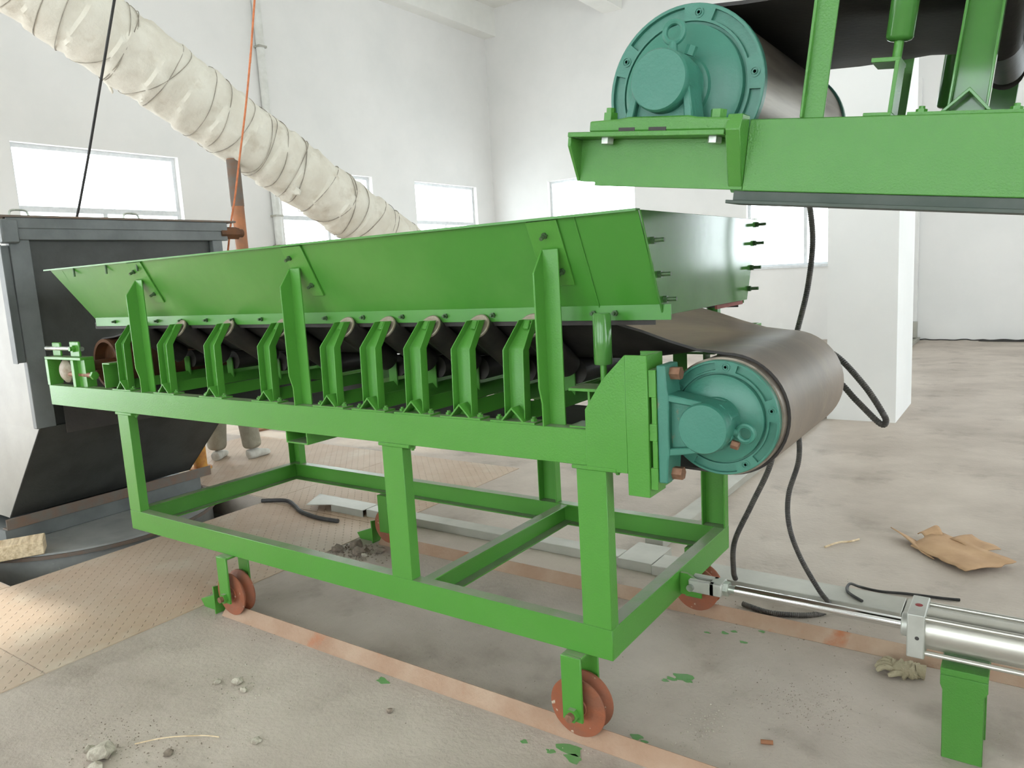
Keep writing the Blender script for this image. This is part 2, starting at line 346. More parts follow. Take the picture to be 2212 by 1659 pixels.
# base frame rails
part('base_rail', MB().prism(CF, (-L, 0, zb), Y, Z, X * L), 'green', con, .0015)
part('base_rail', MB().prism(CF, (-L, W, zb), -Y, Z, X * L), 'green', con, .0015)
part('end_rail', MB().prism(cpoly(.048, .099), (-.0004, .0065, zb + .0005), -X, Z, Y * (W - .013)), 'green', con, .0015)
part('end_rail', MB().prism(cpoly(.048, .099), (-L + .0004, .0065, zb + .0005), X, Z, Y * (W - .013)), 'green', con, .0015)
part('cross_rail', MB().prism(cpoly(.048, .096), (-.80, .0065, zb + .002), X, Z, Y * (W - .013)), 'green', con, .0015)
# legs with welded top pads
zl = zt - hb - .012
BOLT_S = bolt_mesh('bolt', 'green', .011, .008, .006, .006)
for yy, s in ((0, 1), (W, -1)):
    for xl in (-L, XM, -.1005):
        lg = part('leg', MB().prism(cpoly(.046, .10), (xl, yy + s * .0004, zr - .0), Y * s, X, Z * (zl - zr)), 'green', con, .0015)
        if s > 0: put_bolt('bolt', BOLT_S, lg, (xl + .124, yy + s * .03, zl - .0), -Z)
        part('leg_pad', MB().box(xl - .014, xl + .136, min(yy - s * .004, yy + s * .06), max(yy - s * .004, yy + s * .06), zl, zl + .0125), 'green', lg, .002)
# the web plate of near legs runs down over the rail: a thin weld bead at their foot
# side beams
BF = cpoly(.053, hb, .007)
part('side_beam', MB().prism(BF, (-3.45, 0, zt - hb), Y, Z, X * 3.525), 'green', con, .0015)
part('side_beam', MB().prism(BF, (-3.45, W, zt - hb), -Y, Z, X * 3.525), 'green', con, .0015)
ct = part('cross_tie', MB().prism(cpoly(.048, .13), (-1.455, .004, zt - hb - .0485), Z, X, Y * (W - .008)), 'green', con, .001)
part('cross_tie', MB().prism(cpoly(.048, .1), (-2.62, .054, zt - hb + .002), Z, X, Y * (W - .108)), 'green', con, .001)

# ---- idlers: inverted angle across the beams, two bent brackets, three rollers
yc = W / 2
def idler():
    s = .063 / math.sqrt(2); mb = MB()
    V = [(-s, 0), (0, s), (s, 0), (s - .0085, 0), (0, s - .0085), (-s + .0085, 0)]
    idl = part('idler_frame', MB().prism(V, (0, .003, zt + .006), X, Z, Y * (W - .006)), 'green', con, .001)
    for yy, sg in ((.003, 1), (W - .003, -1)):
        a, b = (yy, yy + .055) if sg > 0 else (yy - .055, yy)
        part('foot_plate', MB().box(-.085, .085, a, b, zt + .0002, zt + .006), 'green', idl)
        for xx in (-.068, .066):
            put_bolt('bolt', BOLT_S, idl, (xx, (a + b) / 2, zt + .006), Z)
    for y_, sg in ((.050, 1), (W - .050, -1)):     # bent channel bracket, open towards the aisle
        cp = [(-.04, .0045), (-.04, -.030), (-.0355, -.030), (-.0355, 0), (.0355, 0), (.0355, -.030), (.04, -.030), (.04, .0045)]
        rows = [(0, y_, zt + .004, 1.0), (.006, y_, 1.252, 1.0), (.008, y_ + sg * .006, 1.262, .98), (.02, y_ + sg * .060, 1.342, .68)]
        vs, fs, n = [], [], len(cp)
        for dx, yb, zz, k in rows:
            for a, b in cp: vs.append((dx + a * k, yb + sg * b, zz))
        for j in range(len(rows) - 1):
            for i in range(n):
                q = (j * n + i, j * n + (i + 1) % n, (j + 1) * n + (i + 1) % n, (j + 1) * n + i); fs.append(q if sg > 0 else q[::-1])
        top = tuple(range((len(rows) - 1) * n, len(rows) * n)); bot = tuple(range(n))[::-1]
        fs += [top if sg > 0 else top[::-1], bot if sg > 0 else bot[::-1]]
        br = part('bracket', MB().add(vs, fs), 'green', idl, .001)
        p = Vector((.018, y_ + sg * .046, 1.322)); ax = Vector((0, -sg * .79, .61))
        part('shaft_end', MB().prism([(-.011, -.016), (.011, -.016), (.011, .016), (-.011, .016)], p - ax * .0, X, ax.cross(X), ax * .012), 'green', idl, .003)
    for sg, ys in ((1, 0), (-1, W)):               # wing rollers
        p = Vector((.018, ys + sg * .112, 1.318)); q = Vector((.018, ys + sg * .335, 1.163))
        d = (q - p).normalized()
        part('wing_roller', MB().cyl(p, q, .045, n=28), 'roller', idl)
        part('roller_cap', MB().lathe(p, -d, [(.0, .046), (.006, .046), (.008, .042), (.004, .036), (.004, .018), (.010, .014), (.022, .012), (.022, 0)], 28), 'roller_cap', idl)
    for xx in (.40, W - .40): part('center_bracket', MB().box(-.022, .022, xx - .03, xx - .024, zt + .03, 1.15), 'green', idl)
    part('center_roller', MB().cyl((.018, .385, 1.135), (.018, W - .385, 1.135), .045, n=28), 'roller', idl)
    return idl
proto = idler()
IX = [-2.693, -2.317, -1.946, -1.570, -1.188, -.972, -.756, -.542, -.330]
for i, xi in enumerate(IX):
    o = proto if i == 0 else copy(proto, con, deep=True)
    o.location = (xi, 0, 0)

# ---- belt: troughed over the idlers, flat over the head drum, flat return strand
DX, DZ, DR = .300, 1.056, .170
TXc, TZc, TR = -3.14, 1.125, .135
def trough(y, k):                                   # section: k=1 full trough, 0 flat
    a = abs(y - yc); edge = max(0, a - .145) * .70
    return edge * k
by = [.185 + (W - .37) * i / 16 for i in range(17)]
stations = []
for i in range(0, 41):
    xx = TXc + (DX - TXc) * i / 40
    k = max(0, min(1, (xx - TXc) / .45, (DX - xx) / .42)); k = k * k * (3 - 2 * k)
    base = 1.183 if TXc + .45 < xx < DX - .42 else None
    fl_t = TZc + TR if xx < -1.5 else DZ + DR
    zz = fl_t + (1.183 - fl_t) * k
    stations.append((xx, zz, k, 0))
loop = [('t',) + s for s in stations]
def belt_ring(th):                                  # thickness offset for inner/outer skins
    rows = []
    for _, xx, zz, k, _2 in loop: rows.append([(xx, y, zz + trough(y, k) + th) for y in by])
    for j in range(1, 24):
        t = R(90 - 180 * j / 24); rows.append([(DX + (DR + th) * math.cos(t), y, DZ + (DR + th) * math.sin(t)) for y in by])
    for j in range(0, 31):
        f = j / 30; xx = DX + (TXc - DX) * f; zz = DZ - DR + ((TZc - TR) - (DZ - DR)) * f; rows.append([(xx, y, zz - th) for y in by])
    for j in range(1, 24):
        t = R(270 - 180 * j / 24); rows.append([(TXc + (TR + th) * math.cos(t), y, TZc + (TR + th) * math.sin(t)) for y in by])
    return rows
outer, inner = belt_ring(.009), belt_ring(.001)
def skin(rows, flip):
    n = len(rows[0]); vs = [p for r in rows for p in r]; fs = []; k = len(rows)
    for j in range(k):
        for i in range(n - 1):
            q = (j * n + i, j * n + i + 1, ((j + 1) % k) * n + i + 1, ((j + 1) % k) * n + i); fs.append(q if flip else q[::-1])
    return vs, fs
mb = MB(); vo, fo = skin(outer, False); vi, fi = skin(inner, True); mb.add(vo, fo); mb.add(vi, fi)
n, k, N0 = len(by), len(outer), len(vo)
mb.f += [(j * n, ((j + 1) % k) * n, N0 + ((j + 1) % k) * n, N0 + j * n) for j in range(k)]
mb.f += [(j * n + n - 1, N0 + j * n + n - 1, N0 + ((j + 1) % k) * n + n - 1, ((j + 1) % k) * n + n - 1) for j in range(k)]
bo = part('belt', mb, 'belt', con, label='brown-grey worn rubber belt'); bo.data.materials.append(M['belt_dark'])
for p_ in bo.data.polygons:
    if p_.index >= len(fo): p_.material_index = 1

# ---- feed trough (hopper walls) -------------------------------------------------
RIM = 1.642
def side_wall(near):
    s = 1 if near else -1; y_ = 0 if near else W
    P = lambda x, y, z: (x, y_ + s * y, z)
    xl, xr = -3.27, .122
    A = [P(xl, .010, RIM), P(xr, .010, RIM), P(xr, .145, 1.372), P(-3.14, .145, 1.372)]
    mb = MB(); t = s * .004
    vs = A + [(a, b + t, c + .003) for a, b, c in A]
    fs = [(0, 3, 2, 1), (4, 5, 6, 7), (0, 1, 5, 4), (1, 2, 6, 5), (2, 3, 7, 6), (3, 0, 4, 7)]
    if not near: fs = [f[::-1] for f in fs]
    w_ = part('trough_wall', mb.add(vs, fs), 'green_sheet', con)
    return w_
wn = side_wall(True); wf = side_wall(False)
sk = part('skirt', MB().box(-3.13, .155, .141, .1455, 1.333, 1.378), 'green_sheet', con)
skf = part('skirt', MB().box(-3.13, .118, W - .1455, W - .141, 1.333, 1.378), 'green_sheet', con)
part('skirt_rubber', MB().box(-3.16, .10, .150, .157, 1.318, 1.352), 'belt_dark', sk)
part('skirt_rubber', MB().box(-3.16, .10, W - .157, W - .150, 1.318, 1.352), 'belt_dark', skf)
for w_, y_, s in ((wn, 0, 1), (wf, W, -1)):
    part('rim_angle', MB().prism([(-.016, 0), (.012, 0), (.012, .004), (-.012, .004), (-.012, .007), (-.016, .007)], (-3.30, y_ + s * .006, RIM + .004), Y * s, -Z, X * 3.425), 'green_sheet', w_)
SK_B = bolt_mesh('skirt_bolt', 'dark_bolt', .0095, .008, .005, .012)
for xx in (-2.928, -2.72, -2.528, -2.32, -2.115, -1.915, -1.715, -1.51, -1.306, -1.095, -.891, -.685, -.479, -.27, -.096, -.022):
    put_bolt('bolt', SK_B, sk, (xx, .141, 1.355), -Y); put_bolt('bolt', SK_B, skf, (xx, W - .141, 1.355), Y)
# rim clips at the tail end
for xx in (-3.02, -2.70, -2.42):
    put_bolt('rim_stud', bolt_mesh('rim_stud', 'dark_bolt', .008, .004, .005, .045), wn, (xx, .012, RIM + .004), -Z)
# end plate with studs
xe = .125
EP = [(.010, RIM), (W - .010, RIM), (W - .145, 1.345), (.145, 1.345)]
ep = part('end_plate', MB().prism(EP, (xe, 0, 0), Y, Z, X * .006), 'green_gloss', con, .001, label='glossy green trapezoid end plate')
part('end_flap', MB().box(xe - .012, xe - .004, .62, W - .165, 1.330, 1.36), 'red_rub', ep)
STUD = bolt_mesh('stud', 'dark_bolt', .011, .010, .006, .028)
for yy, zz in ((.052, 1.585), (.092, 1.485), (.132, 1.392), (.125, 1.41)):
    pass
for yy, zz in ((.063, 1.560), (.103, 1.465), (.140, 1.392)):
    put_bolt('stud', STUD, ep, (xe + .006, yy + .012, zz), X)
for zz in (1.622, 1.552, 1.462, 1.385):
    f = (RIM - zz) / (RIM - 1.345); put_bolt('stud', STUD, ep, (xe + .006, W - .022 - .125 * f, zz), X)
part('tail_plate', MB().prism([(.014, RIM - .01), (W - .014, RIM - .01), (W - .145, 1.378), (.145, 1.378)], (-3.15, 0, 0), Y, Z, X * .004), 'green_sheet', con)
# welded wall seam
part('weld_seam', MB().tube([(-.077 - .0 * i, .010 + .135 * i / 12 - .002, RIM - .27 * i / 12) for i in range(13)], .0022, 6), 'green_sheet', wn)

# ---- posts carrying the trough: angle irons on the beams + plates on the walls
for xr, pe in ((-2.50, -2.38), (-1.376, -1.262), (-.212, -.135)):
    for near in (True, False):
        s = 1 if near else -1; y_ = 0 if near else W
        yr = y_ + s * .042; mb = MB()
        # flange standing out towards the aisle, cut at top and foot
        prof = [(.042, zt), (.042, 1.556), (.036, 1.556), (-.016, 1.488), (-.016, zt + .12), (-.002, zt + .07), (-.002, zt)]
        mb.prism([(a, b) for a, b in prof], (xr, y_, 0), Y * s, Z, X * .006)
        mb.prism([(0, zt), (.060, zt), (.060, 1.556), (0, 1.556)], (xr, y_ + s * .036, 0), X, Z, Y * s * .006)
        pt = part('post', mb, 'green', con, .001)
        # plate lying on the sloping wall
        n_ = Vector((0, -s * .27, .135)).normalized() * 1; n_ = Vector((0, -s * .895, -.447))
        o_ = Vector((xr - .03 if xr > -1 else xr, y_ + s * .010, RIM - .002)); dn = Vector((0, s * .447, -.895))
        wpl = pe - o_.x
        pl = part('wall_plate', MB().prism([(0, 0), (wpl, 0), (wpl, .215), (.055, .215), (0, .11)], o_ - n_ * .0, X, dn, n_ * .007), 'green', pt, .001)
        B2 = bolt_mesh('plate_bolt', 'dark_bolt', .010, .008, .006, .018)
        put_bolt('bolt', B2, pt, o_ + X * (.028 if xr < -1 else .055) + dn * .045 + n_ * .007, n_); put_bolt('bolt', B2, pt, o_ + X * (wpl - .035 if xr < -1 else wpl - .028) + dn * .165 + n_ * .007, n_)

# ---- head drum, end discs, bearing blocks and their mounts ------------------------
dr = part('head_drum', MB().lathe((DX, .15, DZ), Y, [(0, .12), (0, DR), (W - .30, DR), (W - .30, .12)], 56), 'pulley_steel', con)
def drum_disc(parent, cx, yy, cz, s, r, mname='teal_flat'):
    """stepped end disc facing -Y (s=1) or +Y (s=-1): rim ring with slots, domed face, hub"""
    d = -Y * s
    disc = part('end_disc', MB().lathe((cx, yy, cz), d, [(0, r), (.020, r), (.022, r - .002), (.022, r * .96), (.011, r * .955), (.011, r * .835), (.022, r * .83), (.022, r * .80), (.014, r * .795), (.014, r * .765), (.030, r * .755), (.036, r * .70), (.044, r * .40), (.046, r * .30), (.046, 0)], 64), mname, parent)
    # raised lands between the cast recesses of the rim
    for i in range(5):
        a0, a1 = R(72 * i - 1), R(72 * i + 23)
        vs = []; fs = []; n = 10
        for j in range(n + 1):
            a = a0 + (a1 - a0) * j / n
            for rr, dd in ((r * .825, .0219), (r * .965, .0219), (r * .965, .008), (r * .825, .008)):
                vs.append(Vector((cx, yy, cz)) + d * (dd) + Vector((math.cos(a), 0, math.sin(a))) * rr)
        for j in range(n):
            for q in range(4): fs.append((j * 4 + q, j * 4 + (q + 1) % 4, j * 4 + 4 + (q + 1) % 4, j * 4 + 4 + q))
        fs += [(0, 1, 2, 3), (n * 4 + 3, n * 4 + 2, n * 4 + 1, n * 4)]
        part('rim_land', MB().add(vs, fs), mname, disc)
    for i in range(5):
        a = R(72 * i + 11); p = Vector((cx, yy, cz)) + d * .0222 + Vector((math.cos(a), 0, math.sin(a))) * r * .89
        part('socket_screw', MB().lathe(p, d, [(0, .0125), (.002, .0125), (.002, .0095), (-.001, .0095), (-.001, .006), (.004, .006), (.004, .004), (0, .004), (0, 0)], 16), mname, disc)
    part('hub', MB().lathe((cx, yy, cz), d, [(.04, r * .40), (.056, r * .38), (.058, r * .33), (.075, r * .30), (.10, r * .28), (.10, 0)], 40), mname, disc)
    return disc
M['teal_dark'] = mat('recess_teal_paint', S(50, 104, 88), .55, 0, S(60, 104, 90), 12)
drum_disc(dr, DX, .150, DZ, 1, .164); drum_disc(dr, DX, W - .150, DZ, -1, .164)

def ring(mb, c, rmaj, rmin, nrm, n=24, m_=8):
    c, nrm = Vector(c), Vector(nrm).normalized(); a = nrm.orthogonal().normalized(); b = nrm.cross(a); vs, fs = [], []
    for i in range(n):
        t = 2 * math.pi * i / n; e = a * math.cos(t) + b * math.sin(t)
        for j in range(m_):
            q = 2 * math.pi * j / m_; vs.append(c + e * (rmaj + rmin * math.cos(q)) + nrm * rmin * math.sin(q))
    for i in range(n):
        for j in range(m_): fs.append((i * m_ + j, ((i + 1) % n) * m_ + j, ((i + 1) % n) * m_ + (j + 1) % m_, i * m_ + (j + 1) % m_))
    return mb.add(vs, fs)

def bearing(parent, O, e, f, s, base_len=.33, r=.073, h=.135):
    """pillow block: O = axle centre on the outer face line; e = from axle to base, f = along the base; s*Y = inwards"""
    O, e, f = Vector(O), Vector(e), Vector(f); dep = Y * s
    # base foot
    foot = [(-base_len / 2, 0), (base_len / 2, 0), (base_len / 2, .026), (.10, .030), (.078, .034), (-.078, .034), (-.10, .030), (-base_len / 2, .026)]
    blk = part('bearing_block', MB().prism(foot, O + e * h, f, -e, dep * .095), 'teal', parent, .004, seg=2)
    # housing: two webs and the round cap
    web = [(-.088, .03), (.088, .03), (.070, h - .005), (.062, h + .04), (.03, h + .068), (-.03, h + .068), (-.062, h + .04), (-.070, h - .005)]
    part('housing', MB().prism(web, O + e * h + dep * .022, f, -e, dep * .060), 'teal', blk, .004, seg=2)
    for q in (-1, 1):
        part('housing_rib', MB().prism([(q * .088, .028), (q * .070, h - .005), (q * .054, h - .01), (q * .066, .028)], O + e * h + dep * .004, f, -e, dep * .03), 'teal', blk, .003)
    part('bearing_cap', MB().lathe(O + dep * .03, -dep, [(-.02, r * 1.03), (.030, r), (.040, r * .985), (.045, r * .94), (.046, 0)], 44), 'teal', blk)
    part('shaft', MB().cyl(O + dep * .07, O + dep * .19, .032, n=24), 'teal', blk)
    return blk

def head_mount(near):
    s = 1 if near else -1; y_ = 0 if near else W
    mb = MB()
    poly = [(-.062, zt - .0), (-.062, 1.082), (-.002, 1.172), (.070, 1.246), (.070, .84), (.076, .84), (.076, zt - hb - .012), (-.062, zt - hb - .012)]
    mb.prism([(-.062, zt - hb - .01), (.072, zt - hb - .01), (.072, 1.246), (-.002, 1.172), (-.062, 1.082)], (0, y_ - s * .0012, 0), X, Z, Y * s * .008)
    gp = part('gusset_plate', mb, 'green', con, .001)
    part('mount_channel', MB().prism([(0, 0), (.068, 0), (.068, .11), (0, .11), (0, .104), (.060, .104), (.060, .006), (0, .006)], (.072, y_ - s * .002, .838), X, Y * s, Z * .408), 'green', gp, .0015)
    O = Vector((.298, y_ + s * .008, 1.050))
    blk = bearing(gp, O, -X, Z, s, .335, .070)
    # green packing plate with two slots, as two bars and lands
    packs = MB(); yA, yB = y_ + s * .004, y_ + s * .104
    p0, p1 = .1405, .1625
    for za, zb_ in ((.862, .925), (1.003, 1.052), (1.128, 1.205)):
        packs.box(p0, p1, min(yA, yB), max(yA, yB), za, zb_)
    packs.box(p0 + .008, p1, min(yA, yB), max(yA, yB), .925, 1.003); packs.box(p0 + .008, p1, min(yA, yB), max(yA, yB), 1.052, 1.128)
    part('packing_plate', packs, 'green', gp, .001)
    HB = bolt_mesh('hex_bolt', 'rusty_bolt', .019, .030)
    for zz in (.906, 1.192): put_bolt('hex_bolt', HB, blk, (.190, y_ + s * .05, zz), X)
    eye = MB(); ring(eye, (.298 + .098, y_ + s * .05, 1.035), .022, .0075, Y); eye.cyl((.298 + .068, y_ + s * .05, 1.037), (.298 + .08, y_ + s * .05, 1.036), .012, n=12)
    part('eye_bolt', eye, 'teal', blk)
    put_bolt('grease_plug', bolt_mesh('grease_plug', 'rusty_bolt', .012, .02), blk, (.298 + .062, y_ + s * .045, 1.005), Vector((1, 0, -.25)))
    return gp
head_mount(True); head_mount(False)

# ---- vertical belt-guide rollers and their brackets
for near in (True, False):
    s = 1 if near else -1; y_ = 0 if near else W; gx, gy = -.028, y_ + s * .062
    gr = part('guide_roller', MB().lathe((gx, gy, 1.208), Z, [(0, .015), (.002, .026), (.006, .0275), (.148, .0275), (.153, .024), (.153, 0)], 24), 'green_gloss', con)
    part('shaft', MB().cyl((gx, gy, 1.14), (gx, gy, 1.21), .010, n=12), 'green', gr)
    part('guide_bracket', MB().box(-.128, -.008, min(y_ + s * .02, y_ + s * .115), max(y_ + s * .02, y_ + s * .115), 1.132, 1.141).box(-.066, -.058, min(y_ + s * .026, y_ + s * .086), max(y_ + s * .026, y_ + s * .086), zt + .006, 1.132).box(-.125, -.057, min(y_ + s * .012, y_ + s * .09), max(y_ + s * .012, y_ + s * .09), zt, zt + .006), 'green', con, .001)

# ---- tail pulley with screw take-up
tp = part('tail_pulley', MB().lathe((TXc, .17, TZc), Y, [(.05, .035), (.05, .110), (.0, .118), (0, TR), (W - .34, TR), (W - .34, .118), (W - .39, .110), (W - .39, .035)], 48), 'pulley_rust', con)
part('shaft', MB().cyl((TXc, .03, TZc), (TXc, W - .03, TZc), .028, n=20), 'pulley_rust', tp)
for near in (True, False):
    s = 1 if near else -1; y_ = 0 if near else W
    def bx(mb, a, b, c, d, e, f): return mb.box(a, b, min(y_ + s * c, y_ + s * d), max(y_ + s * c, y_ + s * d), e, f)
    tf = part('takeup_frame', bx(bx(bx(MB(), -3.46, -3.06, .0, .07, 1.165, 1.180), -3.17, -3.14, .0, .07, zt, 1.165), -3.46, -3.43, .0, .07, zt, 1.165), 'green', con, .0015)
    part('takeup_plate', bx(MB(), -3.14, -3.06, .02, .07, zt, 1.165), 'green', tf)
    hd = part('takeup_lug', bx(MB(), -3.20, -3.10, .02, .032, 1.180, 1.262), 'green', tf, .004)
    part('takeup_lug', bx(MB(), -3.42, -3.33, .03, .042, 1.180, 1.255), 'green', tf, .004)
    put_bolt('hex_nut', bolt_mesh('hex_nut', 'green', .020, .014, .012, .012), tf, (-3.15, y_ + s * .02, 1.225), -Y * s)
    part('takeup_rod', MB().cyl((-3.50, y_ + s * .036, 1.222), (-3.10, y_ + s * .036, 1.222), .012, n=14), 'zinc', tf)
    part('takeup_bearing', MB().lathe((-3.30, y_ + s * .012, 1.10), Y * s, [(0, 0), (0, .03), (.004, .045), (.02, .064), (.05, .066), (.05, 0)], 28), 'roller_cap', tf)
    part('takeup_screw', MB().cyl((-3.34, y_ + s * .03, 1.085), (-3.0, y_ + s * .03, 1.085), .013, n=14), 'rusty_bolt', tf)
    put_bolt('screw_head', bolt_mesh('screw_head', 'green', .022, .018), tf, (-3.005, y_ + s * .03, 1.085), X)
    part('takeup_stop', MB().prism(lpoly(.07, .13, .007), (-2.86, y_ + s * .01, zt + .134), X * 1, -Z, Y * s * .10), 'green', con, .001)

# ---- wheels: forks, grooved wheels, axle bolts
def wheel_set(parent, xc, s, y_):
    cy = y_ + s * .022; fk = MB(); a = .036
    yo, yi = cy - s * .062, cy + s * .058
    fk.box(xc - a, xc + a, min(yo, yo + s * .010), max(yo, yo + s * .010), .086, zb)
    fk.box(xc - a, xc + a, min(yi, yi - s * .010), max(yi, yi - s * .010), .086, zb)
    fk.box(xc - a, xc + a, min(yo + s * .01, yi - s * .01), max(yo + s * .01, yi - s * .01), zb - .010, zb - .0003)
    f = part('wheel_fork', fk, 'green', parent, .002)
    wz = .116; r = .098
    prof = [(-.030, .0), (-.030, .03), (-.026, .032), (-.026, .05), (-.030, .06), (-.030, r), (-.024, r), (-.002, .066), (.002, .066), (.024, r), (.030, r), (.030, .03), (.030, 0)]
    w_ = part('wheel', MB().lathe((xc, cy, wz), Y * s, prof, 48), 'rust_wheel', f)
    put_bolt('axle_nut', bolt_mesh('axle_nut', 'green', .023, .016), f, (xc + .004, yo, wz - .004), -Y * s)
    part('axle_tip', MB().cyl((xc + .004, yo - s * .015, wz - .004), (xc + .004, yo - s * .032, wz - .004), .0135, n=14), 'rusty_bolt', f)
    part('axle', MB().cyl((xc, cy - s * .05, wz), (xc, cy + s * .05, wz), .014, n=14), 'rusty_bolt', f)
    return f
for xc in (-.130, -1.945):
    wheel_set(con, xc, 1, 0); wheel_set(con, xc, -1, W)
# towing lug on the end rail
part('tow_lug', MB().prism([(0, .312), (0, .392), (.028, .392), (.062, .372), (.062, .33), (.03, .312)], (.0005, .528, 0), X, Z, Y * .014), 'green', con, .001)

# ================================================================== RAILS AND WHEEL STOPS
for i, (ry, lab) in enumerate(((.022, 'dusty rusted angle-iron rail in the floor under the near wheels'), (W - .022, 'dusty rusted angle-iron rail in the floor under the far wheels'))):
    a = .044
    single('floor_rail', MB().prism([(-a, 0), (0, .049), (a, 0)], (-2.02, ry, .0), Y, Z, X * 4.4), 'rust_rail', lab, 'rail', 'rails under the conveyor wheels', .002)
for i, (ry, lab) in enumerate(((.022, 'green welded wheel stop at the end of the near floor rail'), (W - .022, 'green welded wheel stop half buried in dirt on the far rail'))):
    t = thing('wheel_stop', (-2.08, ry, 0), lab, 'wheel stop', 'wheel stops')
    part('stop_plate', MB().prism([(-.045, 0), (.045, 0), (.045, .118), (-.045, .135)], (-2.065, ry, 0), Y, Z, X * .008), 'green', t, .001)
    part('stop_brace', MB().prism([(0, 0), (-.12, 0), (-.145, .035), (-.006, .085)], (-2.066, ry - .02, 0), X, Z, Y * .045), 'green', t, .001)

# ================================================================== UPPER CONVEYOR (its head end hangs over the trough's end)
TH = R(7.46); W2 = 1.10; SL = 3.2
upc = thing('inclined_conveyor', (.461, -.1, 1.811), 'green inclined belt conveyor overhead at the right with a teal drum', 'conveyor', rot=(0, TH, 0))
for y_, s in ((0, 1), (W2, -1)):
    part('side_beam', MB().prism(cpoly(.063, .160 if s > 0 else .120, .009), (0, y_, -.160 if s > 0 else -.120), Y * s, Z, X * SL), 'green_up', upc, .002)
    g = lambda a, b, c, d, e, f: MB().box(a, b, min(y_ + s * c, y_ + s * d), max(y_ + s * c, y_ + s * d), e, f)
    br = part('head_bracket', MB().prism([(-.440, -.0405), (0, -.0405), (0, -.158), (-.392, -.156), (-.392, -.147), (-.437, -.146)] if s > 0 else [(-.440, -.0405), (0, -.0405), (0, -.118), (-.400, -.116)], (0, y_ + s * .0, 0), X, Z, Y * s * .009), 'green_up', upc, .001)
    part('bracket_top', g(-.447, -.036, -.062, .10, -.0405, -.0285), 'green_up', br, .0015)
    if s > 0: part('bracket_gusset', MB().prism([(-.060, -.0407), (-.060, -.062), (0.002, -.146), (0.002, -.0407)], (-.446, y_, 0), Y * s, Z, X * .009), 'green_up', br, .001)
    if s > 0: part('bracket_gusset', MB().prism([(-.062, -.0285), (-.050, .006), (.002, .008), (.002, -.155)], (-.034, y_, 0), Y * s, Z, X * .034), 'green_up', br, .002)
    O = Vector((-.206, y_ + s * .0, .085))
    blk = bearing(br, O - Y * s * .055, -Z, X, s, .365, .072, .1134)
    blk.data.materials[0] = M['green_up']
    # the cast foot: dark slabs paint the shade of two drainage notches below
    part('foot_notch_shade', g(-.305, -.262, -.0565, -.050, -.0284, -.0195), 'belt_dark', br); part('foot_notch_shade', g(-.225, -.180, -.0565, -.050, -.0284, -.0195), 'belt_dark', br)
    for sx in (-.352, -.070):
        put_bolt('hex_bolt', bolt_mesh('hex_bolt', 'green', .019, .024, .012, .012 if sx < -.2 else .0), blk, (sx, y_ - s * .014, -.003), Z)
        put_bolt('hex_nut', bolt_mesh('hex_nut', 'zinc', .017, .014), br, (sx, y_ - s * .022, -.0405), -Z)
    eye = MB(); ring(eye, (-.206, y_ + s * .0, .085 + .118), .024, .0075, Y); eye.cyl((-.206, y_, .085 + .066), (-.206, y_, .085 + .096), .014, .010, n=12)
    part('eye_bolt', eye, 'teal', blk)
    put_bolt('grease_plug', bolt_mesh('grease_plug', 'teal', .013, .022), blk, (-.168, y_ + s * .012, .085 + .066), Vector((.3, 0, 1)))
    # posts of the skirt
    part('post', MB().prism([(a, b) for a, b in lpoly(.048, .018, .006)], (.112, y_ + s * .012, 0), X, -Y * s, Z * .62), 'green_up', upc, .001)
    # guide roller
    gr = part('guide_roller', MB().lathe((.280, y_ + s * .06, .157), Z, [(0, .016), (.003, .024), (.008, .0275), (.40, .0275), (.40, 0)], 24), 'green_gloss', upc)
    part('shaft', MB().cyl((.280, y_ + s * .06, .118), (.280, y_ + s * .06, .16), .0095, n=12), 'green', gr)
    part('guide_bracket', g(.238, .294, .02, .10, .110, .119).box(.286, .294, min(y_ + s * .012, y_ + s * .09), max(y_ + s * .012, y_ + s * .09), .007, .112).box(.240, .294, min(y_ + s * .004, y_ + s * .08), max(y_ + s * .004, y_ + s * .08), 0, .007), 'green_up', upc, .001)
    part('skirt', g(.0, SL, .118, .123, .335, .46), 'green_up', upc)
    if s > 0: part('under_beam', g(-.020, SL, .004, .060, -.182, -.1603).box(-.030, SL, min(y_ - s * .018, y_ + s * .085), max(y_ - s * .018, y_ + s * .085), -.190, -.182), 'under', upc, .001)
    for sx in (1.35, 2.75):
        a = TH; zz = -(1.811 - sx * math.sin(a) - .19 * math.cos(a) - .0)
        # legs down to the floor, built plumb
        dx, dz = -math.sin(-a), math.cos(a)
        top = Vector((sx, y_ + s * .03, -.19)); dwn = Vector((math.sin(a), 0, -math.cos(a)))
        wz = 1.811 + (-math.sin(a) * sx + math.cos(a) * -.19)
        part('leg', MB().prism([(-.05, -.03), (.05, -.03), (.05, .03), (-.05, .03)], top, Vector((math.cos(a), 0, math.sin(a))), Y, dwn * wz), 'green_up', upc, .002)
d2 = part('head_drum', MB().lathe((-.206, .10, .085), Y, [(0, .12), (0, .196), (W2 - .20, .196), (W2 - .20, .12)], 64), 'pulley_steel', upc)
drum_disc(d2, -.206, .108, .085, 1, .203); drum_disc(d2, -.206, W2 - .108, .085, -1, .203)
